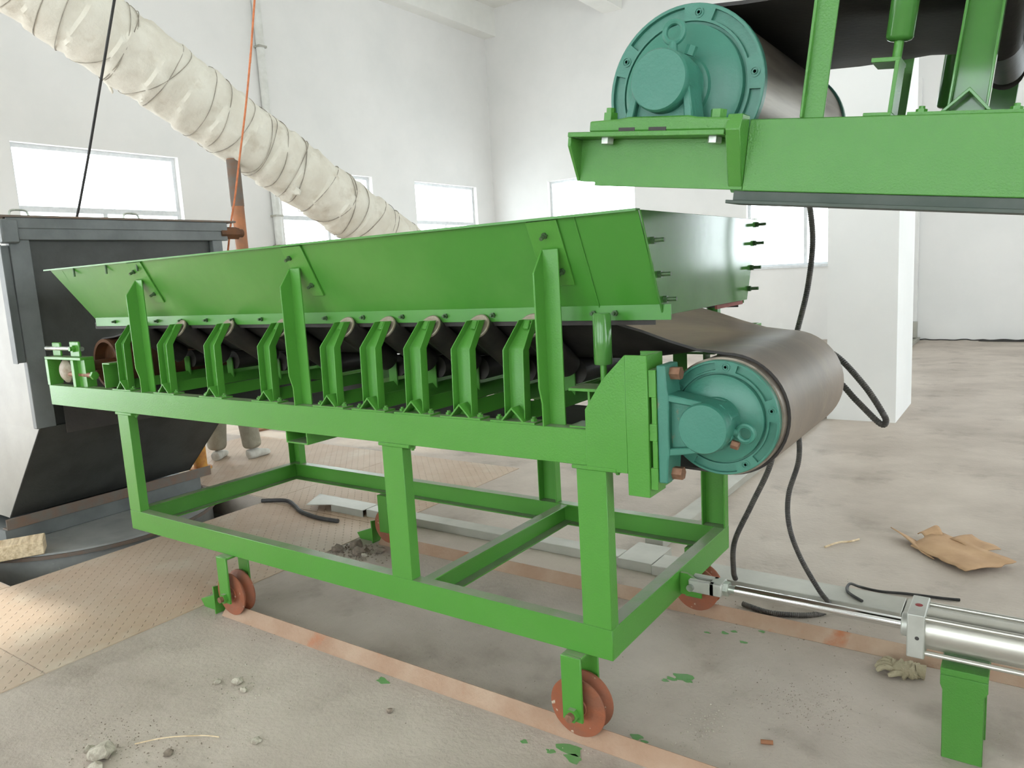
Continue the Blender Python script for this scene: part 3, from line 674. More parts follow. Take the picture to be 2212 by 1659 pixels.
# belt: flat off the drum, troughed further down, return strand below
by2 = [.125 + (W2 - .25) * i / 16 for i in range(17)]; rows = {0: [], 1: []}
for q, th in ((0, .010), (1, .001)):
    rr = rows[q]
    for i in range(31):
        f = i / 30; xx = SL + (-.206 - SL) * f; k = max(0, min(1, (xx + .1) / .8)); k = k * k * (3 - 2 * k)
        rr.append([(xx, y, .085 + .196 + th + k * (-.02 + max(0, abs(y - W2 / 2) - .26) * .55)) for y in by2])
    for j in range(1, 28):
        t = R(90 + 180 * j / 28); rr.append([(-.206 + (.196 + th) * math.cos(t), y, .085 + (.196 + th) * math.sin(t)) for y in by2])
    for i in range(11):
        f = i / 10; rr.append([(-.206 + (SL + .206) * f, y, .085 - .196 - th) for y in by2])
n = len(by2); k = len(rows[0]); mb = MB(); mb.v = [p for r_ in rows[0] for p in r_] + [p for r_ in rows[1] for p in r_]; N0 = n * k
for j in range(k - 1):
    for i in range(n - 1):
        mb.f.append((j * n + i, j * n + i + 1, (j + 1) * n + i + 1, (j + 1) * n + i)[::-1] if False else (j * n + i, (j + 1) * n + i, (j + 1) * n + i + 1, j * n + i + 1)); mb.f.append((N0 + j * n + i, N0 + j * n + i + 1, N0 + (j + 1) * n + i + 1, N0 + (j + 1) * n + i))
    for i in (0, n - 1): mb.f.append((j * n + i, N0 + j * n + i, N0 + (j + 1) * n + i, (j + 1) * n + i))
part('belt', mb, 'belt_dark', upc)
# troughing idlers
def up_idler():
    s = .063 / math.sqrt(2); V = [(-s, 0), (0, s), (s, 0), (s - .0085, 0), (0, s - .0085), (-s + .0085, 0)]
    idl = part('idler_frame', MB().prism(V, (0, .003, .006), X, Z, Y * (W2 - .006)), 'green_gloss', upc, .001)
    for y_, sg in ((.008, 1), (W2 - .008, -1)):
        part('foot_plate', MB().box(-.105, .105, min(y_ - sg * .005, y_ + sg * .05), max(y_ - sg * .005, y_ + sg * .05), .0002, .006), 'green_up', idl)
        put_bolt('bolt', BOLT_S, idl, (-.082, y_ + sg * .02, .006), Z); put_bolt('bolt', BOLT_S, idl, (.084, y_ + sg * .02, .006), Z)
        cp = [(-.036, .005), (-.036, -.026), (-.031, -.026), (-.031, 0), (.031, 0), (.031, -.026), (.036, -.026), (.036, .005)]; n = len(cp); vs = []; fs = []
        rws = [(0, y_ + sg * .034, .008, 1.0), (0, y_ + sg * .034, .26, .92), (.004, y_ + sg * .085, .36, .7)]
        for dx, yb, zz, k in rws:
            for a, b in cp: vs.append((dx + a * k, yb + sg * b, zz))
        for j in range(2):
            for i in range(n):
                q = (j * n + i, j * n + (i + 1) % n, (j + 1) * n + (i + 1) % n, (j + 1) * n + i); fs.append(q if sg > 0 else q[::-1])
        fs += [tuple(range(2 * n, 3 * n)), tuple(range(n))[::-1]]
        part('bracket', MB().add(vs, fs), 'green_gloss', idl, .001)
        p = Vector((.012, y_ + sg * .10, .345)); q = Vector((.012, y_ + sg * .36, .20))
        part('wing_roller', MB().cyl(p, q, .045, n=24), 'roller', idl)
    part('center_roller', MB().cyl((.012, .39, .212), (.012, W2 - .39, .212), .045, n=24), 'roller', idl)
    return idl
ui = up_idler(); ui.location = (.430, 0, 0)
for sx in (.95, 1.5, 2.1): o = copy(ui, upc, (sx, 0, 0))

# ================================================================== PNEUMATIC CYLINDER AND ITS STAND
cy = thing('pneumatic_cylinder', (.75, .54, 0), 'silver pneumatic cylinder pushing the conveyor frame, lying on a green stand', 'cylinder')
cz = .360; cyy = .540
part('barrel', MB().cyl((.785, cyy, cz), (1.72, cyy, cz), .060, n=48), 'alu', cy)
def cap_box(a, b): return MB().box(a, b, cyy - .073, cyy + .073, cz - .069, cz + .069)
fc = part('end_cap', cap_box(.738, .786), 'alu_flat', cy, .004, seg=2); part('end_cap', cap_box(1.72, 1.77), 'alu_flat', cy, .004, seg=2)
part('port_plug', MB().cyl((.762, cyy, cz + .066), (.762, cyy, cz + .0697), .0105, n=16), 'red_plug', fc)
part('screw_hole_shade', MB().cyl((.766, cyy - .0735, cz - .005), (.766, cyy - .070, cz - .005), .006, n=12), 'black', fc)  # black disc paints the shade inside a screw hole
part('rod_gland', MB().lathe((.738, cyy, cz), -X, [(0, .036), (.018, .036), (.021, .033), (.021, 0)], 28), 'alu_flat', fc)
for a in (-.056, .056):
    for b in (-.054, .054): part('tie_rod', MB().cyl((.786, cyy + a, cz + b), (1.72, cyy + a, cz + b), .0075, n=12), 'alu', cy)
part('rod', MB().cyl((.20, cyy, cz), (.718, cyy, cz), .0175, n=28), 'chrome', cy)
cv = part('clevis', MB().box(.040, .135, cyy - .034, cyy - .014, cz - .024, cz + .022).box(.040, .135, cyy + .014, cyy + .034, cz - .024, cz + .022).box(.115, .160, cyy - .034, cyy + .034, cz - .024, cz + .022), 'alu_flat', cy, .004)
part('lock_nut', MB().prism(hexpoly(.026), (.160, cyy, cz), Y, Z, X * .018), 'zinc', cv); part('rod_neck', MB().cyl((.178, cyy, cz), (.20, cyy, cz), .014, n=18), 'zinc', cv)
part('clevis_pin', MB().cyl((.050, cyy - .046, cz - .006), (.050, cyy + .046, cz - .006), .0125, n=18), 'zinc', cv)
st = thing('cylinder_stand', (.89, .53, 0), 'short green welded steel stand under the silver cylinder', 'stand')
part('stand_plate', MB().prism([(-.052, 0), (.052, 0), (.052, .215), (.060, .232), (.060, .262), (-.060, .262), (-.060, .232), (-.054, .215)], (.889, .462, 0), X, Z, Y * .010), 'green_up', st, .002)
part('stand_top', MB().box(.829, .949, .462, .62, .262, .283), 'green_up', st, .002)
part('stand_plate', MB().box(.838, .942, .610, .620, 0, .262), 'green_up', st, .002)

# ================================================================== CABLE TRUNKING ON THE FLOOR
tk = thing('cable_trunking', (-.6, 1.38, 0), 'galvanised steel cable trunking crossing the floor behind the conveyor', 'trunking')
for a, b, c, d in ((-2.45, -1.25, 1.325, 1.425), (-1.246, -.66, 1.33, 1.43), (-.47, .62, 1.30, 1.46), (.624, 2.4, 1.30, 1.46)):
    part('trunking_run', MB().box(a, b, c, d, 0, .050), 'trunk', tk, .003)
part('tee_cover', MB().box(-.657, -.473, 1.31, 1.56, 0, .0512), 'trunk', tk, .002)
yy = 1.75
for c, d in ((1.63, 3.75), (3.754, 6.2), (6.204, 9.2), (9.204, 12.28)):
    part('trunking_run', MB().box(-.655, -.550, c, d, 0, .050), 'trunk', tk, .003)
part('riser', MB().box(-.690, -.600, 12.20, 12.295, .05, 4.2), 'wall', tk, .003)
part('riser_box', MB().box(-.80, -.58, 12.02, 12.20, .06, .32), 'trunk', tk, .005, label='grey junction box at the foot of the wall')
sh = single('sheet_offcut', MB().prism([(-3.02, 1.44), (-2.456, 1.44), (-2.456, 1.30), (-2.75, 1.30), (-2.905, 1.225)], (0, 0, .046), X, Y, Z * .004).prism([(-2.75, 0), (-2.456, 0), (-2.456, .046), (-2.75, .046)], (0, 1.30, 0), X, Z, Y * .004).prism([(-3.02, 0), (-2.456, 0), (-2.456, .046), (-3.02, .046)], (0, 1.436, 0), X, Z, Y * .004), 'trunk', 'cut end of a grey sheet-metal trunking cover on the brown checker plate', 'sheet metal')

# ================================================================== HOSES AND CABLES
def ribbed(pts, r, pitch=.007):
    P = smooth_path(pts, 12); out = [P[0]]; acc = 0
    for a, b in zip(P, P[1:]):
        d = (b - a).length; k = max(1, int(d / (pitch / 2)))
        for i in range(1, k + 1): out.append(a.lerp(b, i / k))
    return MB().tube(out, r, 10, rfun=lambda i: r * (1.0 if (i // 1) % 2 else .86))
single('flexible_hose', ribbed([(.285, 1.2, 1.70), (.298, 1.2, 1.55), (.280, 1.2, 1.373), (.240, 1.2, 1.20), (.20, 1.2, 1.05), (.20, 1.2, .92), (.24, 1.205, .80), (.236, 1.24, .66), (.190, 1.26, .50), (.19, 1.27, .36), (.23, 1.29, .22), (.30, 1.315, .078), (.350, 1.275, .040), (.335, 1.24, .012), (.27, 1.18, .012), (.14, 1.14, .012), (.02, 1.17, .012)], .0115), 'black_rub', 'black ribbed hose hanging behind the drum and curling onto the trunking', 'hose', 'black flexible hoses')
single('flexible_hose', ribbed([(.30, 1.08, 1.13), (.376, 1.2, 1.109), (.485, 1.2, .994), (.553, 1.2, .888), (.566, 1.2, .852), (.544, 1.2, .846), (.461, 1.2, .930), (.385, 1.2, 1.009), (.28, 1.2, 1.04), (.18, 1.2, .90), (.155, 1.2, .75), (.125, 1.2, .62), (.05, 1.2, .45), (-.03, 1.22, .27), (-.05, 1.26, .12), (-.055, 1.30, .062)], .0125), 'black_rub', 'black ribbed hose looping out past the belt drum beside the column', 'hose', 'black flexible hoses')
single('hanging_wire', MB().tube([(.283, 1.2, 1.70), (.284, 1.2, 1.735), (.285, 1.19, 1.76)], .004, 8), 'black', 'thin wire between the overhead beam and the top of the black hose', 'wire')
single('thin_cable', MB().tube(smooth_path([(.47, 1.33, .056), (.40, 1.40, .056), (.39, 1.50, .05), (.42, 1.575, .012), (.50, 1.57, .01), (.60, 1.60, .008), (.74, 1.62, .008), (.80, 1.64, .006)]), .006, 8), 'black', 'thin black cable curling over the trunking near the cylinder', 'cable')
single('power_cable', MB().tube(smooth_path([(-3.37, 1.22, .016), (-3.2, 1.29, .02), (-3.04, 1.24, .016), (-2.9, 1.175, .016), (-2.7, 1.14, .016), (-2.52, 1.15, .016)]), .014, 8), 'black', 'black cable lying on the checker plate by the bent sheet', 'cable')
rc = []
for i in range(60): rc.append((-.55 + i * .075, 12.22 + .03 * math.sin(i * .9) + .02 * math.sin(i * 2.3), .012 + .006 * math.sin(i * 1.7)))
single('wall_cable', MB().tube(smooth_path(rc, 3), .010, 6), 'black', 'long dark cable lying along the foot of the far wall', 'cable', None)
rc = [(1.35 + .75 * math.cos(t) - .3, 12.08 + .07 * math.sin(t), .014) for t in [i * .35 for i in range(17)]]
single('coiled_cable', MB().tube(smooth_path(rc, 3), .010, 6), 'black', 'flattened loop of cable on the floor by the far wall', 'cable')
single('black_rope', MB().tube([(-1.15, .80, 7.19), (-3.71, .8, 3.287), (-4.278, .8, 2.416), (-4.473, .8, 2.135), (-4.585, .8, 1.985), (-4.59, .8, 1.972)], .009, 8), 'black', 'black cord slanting down from the ceiling to the dark grey bin', 'cord')
single('orange_rope', MB().tube(smooth_path([(-2.3, 1.62, 7.18), (-3.417, 1.62, 3.42), (-3.52, 1.62, 3.082), (-3.628, 1.62, 2.761), (-3.764, 1.62, 2.413), (-3.868, 1.62, 2.145), (-3.942, 1.62, 1.983), (-4.022, 1.62, 1.766), (-4.06, 1.60, 1.60), (-4.05, 1.50, 1.52)], 6), .007, 8), 'orange_cord', 'thin orange cord hanging in front of the wrapped pipe', 'cord')
cd = thing('wall_conduit', (-9.15, 6.18, 1.3), 'white vertical conduit pipe fixed to the left wall between windows', 'conduit')
part('conduit_pipe', MB().cyl((-9.13, 6.17, 2.15), (-9.13, 6.17, 5.9), .065, n=16), 'dustpipe', cd)
for zz in (2.6, 3.9, 5.2): part('pipe_clip', MB().box(-9.2, -9.06, 6.095, 6.245, zz, zz + .03), 'trunk', cd)
part('conduit_box', MB().box(-9.2, -9.04, 6.08, 6.33, 1.95, 2.15), 'pulley_rust', cd)

# ================================================================== DARK GREY FEED BIN, TANK AND TIMBER AT THE LEFT
bn = thing('feed_bin', (-4.4, .66, 0), 'dark grey steel feed bin with a funnel base behind the conveyor tail', 'bin')
bx0, bx1, by0, by1, bzb, bzt = -5.15, -3.70, .02, 1.36, .75, 1.955
part('front_panel', MB().box(bx1 - .055, bx1 - .045, by0 + .02, by1 - .02, bzb, bzt - .02), 'bin_panel', bn)
part('back_panel', MB().box(bx0, bx0 + .01, by0, by1, bzb, bzt), 'bin', bn)
part('side_panel', MB().box(bx0 + .01, bx1 - .045, by0, by0 + .01, bzb, bzt), 'bin_sunlit', bn, label='grey side sheet with sunlight put into its pale colour')
part('side_panel', MB().box(bx0 + .01, bx1 - .045, by1 - .01, by1, bzb, bzt), 'bin', bn)
part('frame_bar', MB().box(bx1 - .045, bx1, by0 - .012, by1 + .05, bzt - .125, bzt), 'bin', bn, .004)
part('frame_bar', MB().box(bx1 - .045, bx1 + .006, by0 - .012, by1 + .05, bzt - .062, bzt), 'bin', bn, .004)
part('frame_bar', MB().box(bx1 - .045, bx1, by0 - .012, by0 + .095, bzb, bzt - .125), 'bin', bn, .003)
part('frame_bar', MB().box(bx1 - .045, bx1, by1 - .075, by1, bzb, bzt - .125), 'bin', bn, .003)
zf = .14; fx1, fx0, fy0, fy1 = -4.25, -4.9, .0, 1.24
def quad(pts, th, nrm):
    nrm = Vector(nrm); A = [Vector(p) for p in pts]; B = [p + nrm * th for p in A]
    fs = [(0, 1, 2, 3), (7, 6, 5, 4), (0, 4, 5, 1), (1, 5, 6, 2), (2, 6, 7, 3), (3, 7, 4, 0)]
    e1, e2 = A[1] - A[0], A[3] - A[0]
    if e1.cross(e2).dot(nrm) > 0: fs = [f[::-1] for f in fs]
    return MB().add(A + B, fs)
part('funnel_side', quad([(bx1, by0, bzb), (bx1, by1, bzb), (fx1, fy1, zf), (fx1, fy0, zf)], .008, (-.7, 0, .3)), 'bin_panel', bn)
part('funnel_side', quad([(bx0, by0, bzb), (bx0, by1, bzb), (fx0, fy1, zf), (fx0, fy0, zf)], .008, (.7, 0, .3)), 'bin_panel', bn)
part('funnel_side', quad([(bx0, by0, bzb), (bx1, by0, bzb), (fx1, fy0, zf), (fx0, fy0, zf)], .008, (0, 1, 0)), 'bin_sunlit', bn)  # paler tone paints the sunlight on this funnel side too
part('funnel_side', quad([(bx0, by1, bzb), (bx1, by1, bzb), (fx1, fy1, zf), (fx0, fy1, zf)], .008, (0, -1, 0)), 'bin_panel', bn)
part('funnel_flange', MB().prism(lpoly(.07, .07, .008), (fx1 + .07, -.05, .08), -X, Z, Y * 1.42), 'bin_rust', bn, .002)
part('funnel_flange', MB().prism(lpoly(.07, .07, .008), (fx0 - .07, -.05, .08), X, Z, Y * 1.42), 'bin_rust', bn, .002)
for yy in (.2, .62, 1.05): part('flange_bolt', MB().prism(hexpoly(.014), (fx1 + .035, yy, .088), X, Y, Z * .02), 'rusty_bolt', bn)
lid = part('lid', MB().box(bx0 - .03, bx1 + .012, by0 - .05, by1 + .12, bzt, bzt + .012), 'bin_rust', bn, .002)
for yy in (.12, .78):
    part('lid_handle', MB().tube(smooth_path([(bx1 - .10, yy - .05, bzt + .012), (bx1 - .10, yy - .042, bzt + .045), (bx1 - .10, yy, bzt + .052), (bx1 - .10, yy + .042, bzt + .045), (bx1 - .10, yy + .055, bzt + .012)], 5), .006, 8), 'zinc', lid)
hg = part('corner_bracket', MB().box(bx1 - .02, bx1 + .035, by0 - .055, by0 + .035, bzt - .145, bzt - .012), 'bin', bn, .008)
part('hanging_bar', MB().prism(lpoly(.06, .07, .006), (bx1 - .02, by0 - .075, 1.14), X, Y, Vector((-.0, .0, .66))), 'bin', bn, .001)
part('rubber_apron', quad([(bx1 + .012, .16, 1.0), (bx1 + .012, .16, .70), (bx1 + .12, 1.2, .70), (bx1 + .012, 1.2, 1.0)], .008, (1, 0, 0)), 'belt_dark', bn)
part('pipe_stub', MB().cyl((bx1 - .03, by1 + .0, bzt - .07), (bx1 - .03, by1 + .15, bzt - .07), .045, n=6).cyl((bx1 - .03, by1 + .15, bzt - .07), (bx1 - .03, by1 + .19, bzt - .07), .03, n=18), 'pulley_rust', bn)

tn = thing('round_tank', (-4.41, .55, -1.2), 'round grey steel tank sunk in the floor pit below the bin', 'tank')
tc = (-4.41, .55, 0)
part('shell', MB().lathe((tc[0], tc[1], -1.2), Z, [(0, .0), (0, .80), (1.15, .80), (1.15, .79), (.02, .79), (.02, 0)], 72), 'tank', tn)
part('rim_flange', MB().lathe((tc[0], tc[1], -.05), Z, [(0, .79), (0, .84), (.022, .84), (.022, .79)], 72), 'bin_rust', tn)
part('top_plate', MB().lathe((tc[0], tc[1], -.026), Z, [(0, 0), (0, .835), (.012, .835), (.012, 0)], 72), 'tank', tn)
part('inlet_collar', MB().box(fx0 - .06, fx1 + .06, -.06, 1.28, -.013, .08), 'bin', tn, .002)
single('timber_block', MB().box(-4.02, -3.86, -.30, .04, -.013, .075), 'wood', 'pale raw timber block lying on the tank rim', 'timber', bevel=.004).rotation_euler = (0, 0, R(-28))
yb = thing('yellow_guard', (-4.72, 1.62, 0), 'orange and yellow painted post stub standing behind the dark bin', 'guard')
part('guard_post', MB().lathe((-4.72, 1.62, 0), Z, [(0, 0), (0, .09), (.02, .09), (.02, .055), (.48, .055), (.50, .04), (.50, 0)], 20), 'yellow', yb)

# ================================================================== WRAPPED PIPE AND RUSTY POLE
ip = thing('wrapped_pipe', (-5.75, 3.4, 0), 'thick white cloth-wrapped exhaust pipe running down across the room', 'pipe')
PA, PB = Vector((-5.75, -1.6, 5.53)), Vector((-5.75, 6.35, 1.395)); PR = .325
pd = (PB - PA).normalized(); pu = X; pv = pd.cross(pu)
rnd = random.Random(4)
def wrap_rings(nl, nc):
    vs, fs = [], []
    for i in range(nl + 1):
        t = i / nl; c = PA.lerp(PB, t); ln = t * (PB - PA).length
        for j in range(nc):
            a = 2 * math.pi * j / nc; e = pu * math.cos(a) + pv * math.sin(a)
            lap = ((ln + .18 * math.sin(a + 1.0)) % .34) / .34
            r = PR + .022 * (1 - lap) + .026 * noise.noise(Vector((ln * 2.4, math.cos(a) * 1.3, math.sin(a) * 1.3))) + .012 * noise.noise(Vector((ln * 9, math.cos(a) * 4, math.sin(a) * 4))) + .006 * noise.noise(Vector((ln * 24, math.cos(a) * 9, math.sin(a) * 9)))
            vs.append(c + e * r)
    for i in range(nl):
        for j in range(nc): fs.append((i * nc + j, i * nc + (j + 1) % nc, (i + 1) * nc + (j + 1) % nc, (i + 1) * nc + j))
    fs += [tuple(range(nc))[::-1], tuple(range(nl * nc, nl * nc + nc))]
    return MB().add(vs, fs)
part('cloth_wrap', wrap_rings(330, 56), 'insul', ip)
TL = (PB - PA).length
for q in range(44):
    ln = .4 + (q // 2) * .40 + (q % 2) * rnd.uniform(.06, .24) + rnd.uniform(-.06, .06)
    if ln > TL - .2: break
    tilt = rnd.uniform(.03, .15); ph = rnd.uniform(0, 6)
    part('binding_wire', MB().tube([PA + pd * (ln + tilt * math.sin(a + ph)) + (pu * math.cos(a) + pv * math.sin(a)) * (PR + .014 + .026 * noise.noise(Vector(((ln + tilt * math.sin(a + ph)) * 2.4, math.cos(a) * 1.3, math.sin(a) * 1.3))) + .004) for a in [2 * math.pi * i / 40 for i in range(41)]], rnd.uniform(.003, .0055), 6, cap=False), 'band', ip)
# loose torn flaps of the wrapping
for (ln, a, w_, h_) in ((4.05, 2.2, .10, .16), (5.95, 1.1, .10, .20), (2.9, 3.4, .07, .10), (4.9, 4.6, .12, .10), (7.2, .9, .10, .14)):
    vs, fs = [], []; n = 6
    for i in range(n):
        for j in range(n):
            u, v = i / (n - 1), j / (n - 1); aa = a + (v - .5) * h_ * 2.4; lift = .016 + .055 * u * u * (.6 + .4 * math.sin(v * 7))
            vs.append(PA + pd * (ln + u * w_ + .02 * math.sin(v * 9)) + (pu * math.cos(aa) + pv * math.sin(aa)) * (PR + lift))
    fs = [(i * n + j, i * n + j + 1, (i + 1) * n + j + 1, (i + 1) * n + j) for i in range(n - 1) for j in range(n - 1)]
    fl_ = part('torn_flap', MB().add(vs, fs), 'insul', ip); so = fl_.modifiers.new('thickness', 'SOLIDIFY'); so.thickness = .012
part('down_leg', MB().tube(smooth_path([PB - pd * .3, PB, PB + Vector((0, .28, -.22)), PB + Vector((0, .36, -.6)), (-5.75, 6.71, .0)], 8), .30, 32), 'insul', ip)
po = thing('support_pole', (-5.72, 2.96, 0), 'rusty brown steel pole propping up the wrapped pipe', 'pole')
part('pole', MB().cyl((-5.72, 2.98, .02), (-5.72, 2.98, 2.79), .062, n=24), 'pole', po)
part('base_plate', MB().box(-5.85, -5.59, 2.85, 3.11, 0, .02), 'pole', po)
part('pole_sleeve', MB().cyl((-5.72, 2.98, 2.32), (-5.72, 2.98, 2.78), .0655, n=24), 'bin_rust', po)

# ================================================================== SMALL THINGS ON THE FLOOR
def blob(c, r, seed, flat=.7, sub=2):
    import bmesh
    bm = bmesh.new(); bmesh.ops.create_icosphere(bm, subdivisions=sub, radius=1); q = random.Random(seed); k = Vector((q.uniform(-9, 9), q.uniform(-9, 9), 0))
    mb = MB(); bm.verts.ensure_lookup_table()
    sx, sy = q.uniform(.7, 1.3), q.uniform(.7, 1.3)
    for v in bm.verts:
        n_ = 1 + .45 * noise.noise(v.co * 1.4 + k) + .2 * noise.noise(v.co * 4 + k); p = v.co * r * n_
        mb.v.append((c[0] + p.x * sx, c[1] + p.y * sy, max(c[2], c[2] + (p.z + r * .45) * flat)))
    mb.f = [tuple(v.index for v in f.verts) for f in bm.faces]; bm.free(); return mb
# torn cardboard
cb = thing('cardboard_scrap', (.75, 2.15, 0), 'torn flat piece of brown cardboard on the concrete floor', 'cardboard')
def sheet(fn, nu, nv):
    vs = [fn(i / nu, j / nv) for i in range(nu + 1) for j in range(nv + 1)]
    return MB().add(vs, [(i * (nv + 1) + j, (i + 1) * (nv + 1) + j, (i + 1) * (nv + 1) + j + 1, i * (nv + 1) + j + 1) for i in range(nu) for j in range(nv)])
c00, c10, c11, c01 = Vector((.545, 2.19, .01)), Vector((.80, 1.93, .01)), Vector((.99, 2.12, .02)), Vector((.66, 2.40, .03))
def card(u, v):
    p = c00.lerp(c10, u).lerp(c01.lerp(c11, u), v); p = p + Vector((.012 * noise.noise(Vector((u * 7, v * 7, 3))), .012 * noise.noise(Vector((u * 7, v * 7, 9))), .010 + .012 * abs(math.sin(v * 3.1 + u)) + .006 * noise.noise(Vector((u * 4, v * 4, 1))))); return p
o = part('card_sheet', sheet(card, 10, 10), 'card', cb); m_ = o.modifiers.new('thickness', 'SOLIDIFY'); m_.thickness = .005
def cardflap(u, v):
    a, b = Vector((.43, 2.36, .045)), Vector((.60, 2.13, .012)); c, d = Vector((.555, 2.30, .012)), Vector((.66, 2.07, .012))
    p = a.lerp(b, u).lerp(c.lerp(d, u), v); p.z += .012 * math.sin(u * 3.1) * (1 - v); return p
o = part('card_flap', sheet(cardflap, 8, 4), 'card', cb); m_ = o.modifiers.new('thickness', 'SOLIDIFY'); m_.thickness = .005
def cardflap2(u, v):
    a, b, c, d = Vector((.56, 2.34, .03)), Vector((.63, 2.42, .06)), Vector((.60, 2.30, .02)), Vector((.67, 2.36, .035)); p = a.lerp(b, u).lerp(c.lerp(d, u), v); p.z += .02 * math.sin(v * 3); return p
o = part('card_flap', sheet(cardflap2, 6, 4), 'card', cb); m_ = o.modifiers.new('thickness', 'SOLIDIFY'); m_.thickness = .005
def cardtop(u, v):
    a, b, c, d = Vector((.705, 2.315, .040)), Vector((.845, 2.195, .036)), Vector((.795, 2.405, .046)), Vector((.925, 2.285, .030)); p = a.lerp(b, u).lerp(c.lerp(d, u), v); p.z += .006 * math.sin(u * 6 + v * 3); return p
o = part('card_layer', sheet(cardtop, 8, 6), 'card', cb); m_ = o.modifiers.new('thickness', 'SOLIDIFY'); m_.thickness = .005
# work glove: palm and five curled fingers
gl = thing('work_glove', (.69, .90, 0), 'dirty beige cotton work glove lying crumpled by the green stand', 'glove')
def lump(P, rads, n=14):
    P = smooth_path(P, 6); k = len(P) - 1
    def rf(i):
        t = i / k * (len(rads) - 1); a = int(min(t, len(rads) - 2)); return rads[a] + (rads[a + 1] - rads[a]) * (t - a)
    return MB().tube(P, .01, n, rfun=rf)
pm = MB(); g0 = Vector((.705, .905, 0)); nu, nv = 14, 16
for i in range(nu + 1):
    t = i / nu; wv = .045 + .012 * math.sin(t * 2.6); hh = .022 + .014 * math.sin(t * 3.14)
    for j in range(nv):
        a = 2 * math.pi * j / nv; p = Vector((-.055 + .115 * t, math.cos(a) * wv, .024 + math.sin(a) * hh)); w_ = noise.noise(p * 30) * .010 + .006 * math.sin(t * 20 + a * 2)
        pm.v.append(g0 + Vector((p.x, p.y + w_, max(.002, p.z + w_))))
for i in range(nu):
    for j in range(nv): pm.f.append((i * nv + j, i * nv + (j + 1) % nv, (i + 1) * nv + (j + 1) % nv, (i + 1) * nv + j))
pm.f += [tuple(range(nv))[::-1], tuple(range(nu * nv, nu * nv + nv))]
part('glove_palm', pm, 'cloth', gl)
for dy, ln, cu in ((-.034, .062, .2), (-.012, .074, .0), (.011, .070, .1), (.033, .056, .3)):
    p = g0 + Vector((-.05, dy, .022)); part('glove_finger', lump([p + Vector((.01, 0, .004)), p + Vector((-ln * .45, dy * .3, .014)), p + Vector((-ln * .8, dy * .5, .004)), p + Vector((-ln, dy * .6, -.008))], [.013, .0125, .012, .008]), 'cloth', gl)
p = g0 + Vector((.0, -.04, .02)); part('glove_thumb', lump([p, p + Vector((-.02, -.02, .008)), p + Vector((-.045, -.03, .0)), p + Vector((-.06, -.034, -.006))], [.014, .0135, .0125, .008]), 'cloth', gl)
gl.scale = (.74, .74, .8); gl.location = (.672, .900, 0)
part('glove_cuff', lump([g0 + Vector((.05, 0, .026)), g0 + Vector((.07, .004, .028)), g0 + Vector((.088, .006, .026))], [.034, .030, .034], 16), 'cloth', gl)
single('twig', MB().tube(smooth_path([(.173, 2.018, .006), (.22, 2.10, .01), (.27, 2.15, .008), (.302, 2.208, .006)]), .005, 6), 'wood', 'thin dry twig on the bare floor beyond the conveyor', 'twig')
single('straw', MB().tube(smooth_path([(-1.40, -.77, .006), (-1.33, -.70, .012), (-1.23, -.63, .012), (-1.18, -.60, .006)]), .0022, 6), 'wood', 'thin yellow straw in the dust at the lower left', 'straw')
single('orange_chip', MB().cyl((.366, .262, .007), (.40, .275, .007), .007, n=10), 'pole', 'small orange stub lying on the floor left of the green stand', 'scrap')
single('orange_chip', MB().cyl((.400, .105, .007), (.43, .118, .007), .007, n=10), 'pole', 'small orange stub at the bottom edge of the picture', 'scrap')
# crumbs: the larger lumps one by one
lumps = [((-1.44, -.86), .045, 'stone', 'cream lump of broken plaster at the lower left corner'), ((-1.385, -.905), .024, 'stone', 'cream plaster chip just right of the big plaster lump'), ((-1.50, -.87), .022, 'stone', 'cream plaster chip just left of the big plaster lump'),
         ((-1.25, -.74), .016, 'dark_stone', 'dark clod of dirt right of the plaster lump'), ((-.78, -.20), .013, 'dark_stone', 'dark clod beside the near rail'),
         ((-1.05, -.55), .013, 'stone', 'pale crumb of mortar alone on the floor left of the near rail'),
         ((-1.43, -.35), .020, 'stone', 'grey mortar crumb, largest of the patch near the left wheel'), ((-1.36, -.375), .015, 'stone', 'grey mortar crumb, rightmost of the patch near the left wheel'), ((-1.50, -.39), .013, 'stone', 'grey mortar crumb, leftmost of the patch near the left wheel'),
         ((-2.10, .90), .040, 'dark_stone', 'grey dirt clod heaped against the far wheel stop'), ((-2.02, .84), .036, 'dark_stone', 'grey dirt clod in front of the far wheel stop'), ((-2.16, .82), .030, 'dark_stone', 'dark dirt clod at the left of the heap by the far stop'), ((-1.95, .82), .018, 'stone', 'white stone in the dirt heap by the far stop'), ((-1.92, .91), .024, 'dark_stone', 'dirt clod at the right of the heap by the far stop')]
for i, ((lx, ly), r, mm, lab) in enumerate(lumps):
    single('dirt_lump' if mm == 'dark_stone' else 'plaster_lump', blob((lx, ly, .003), r, i), mm, lab, 'debris', 'larger crumbs on the floor')
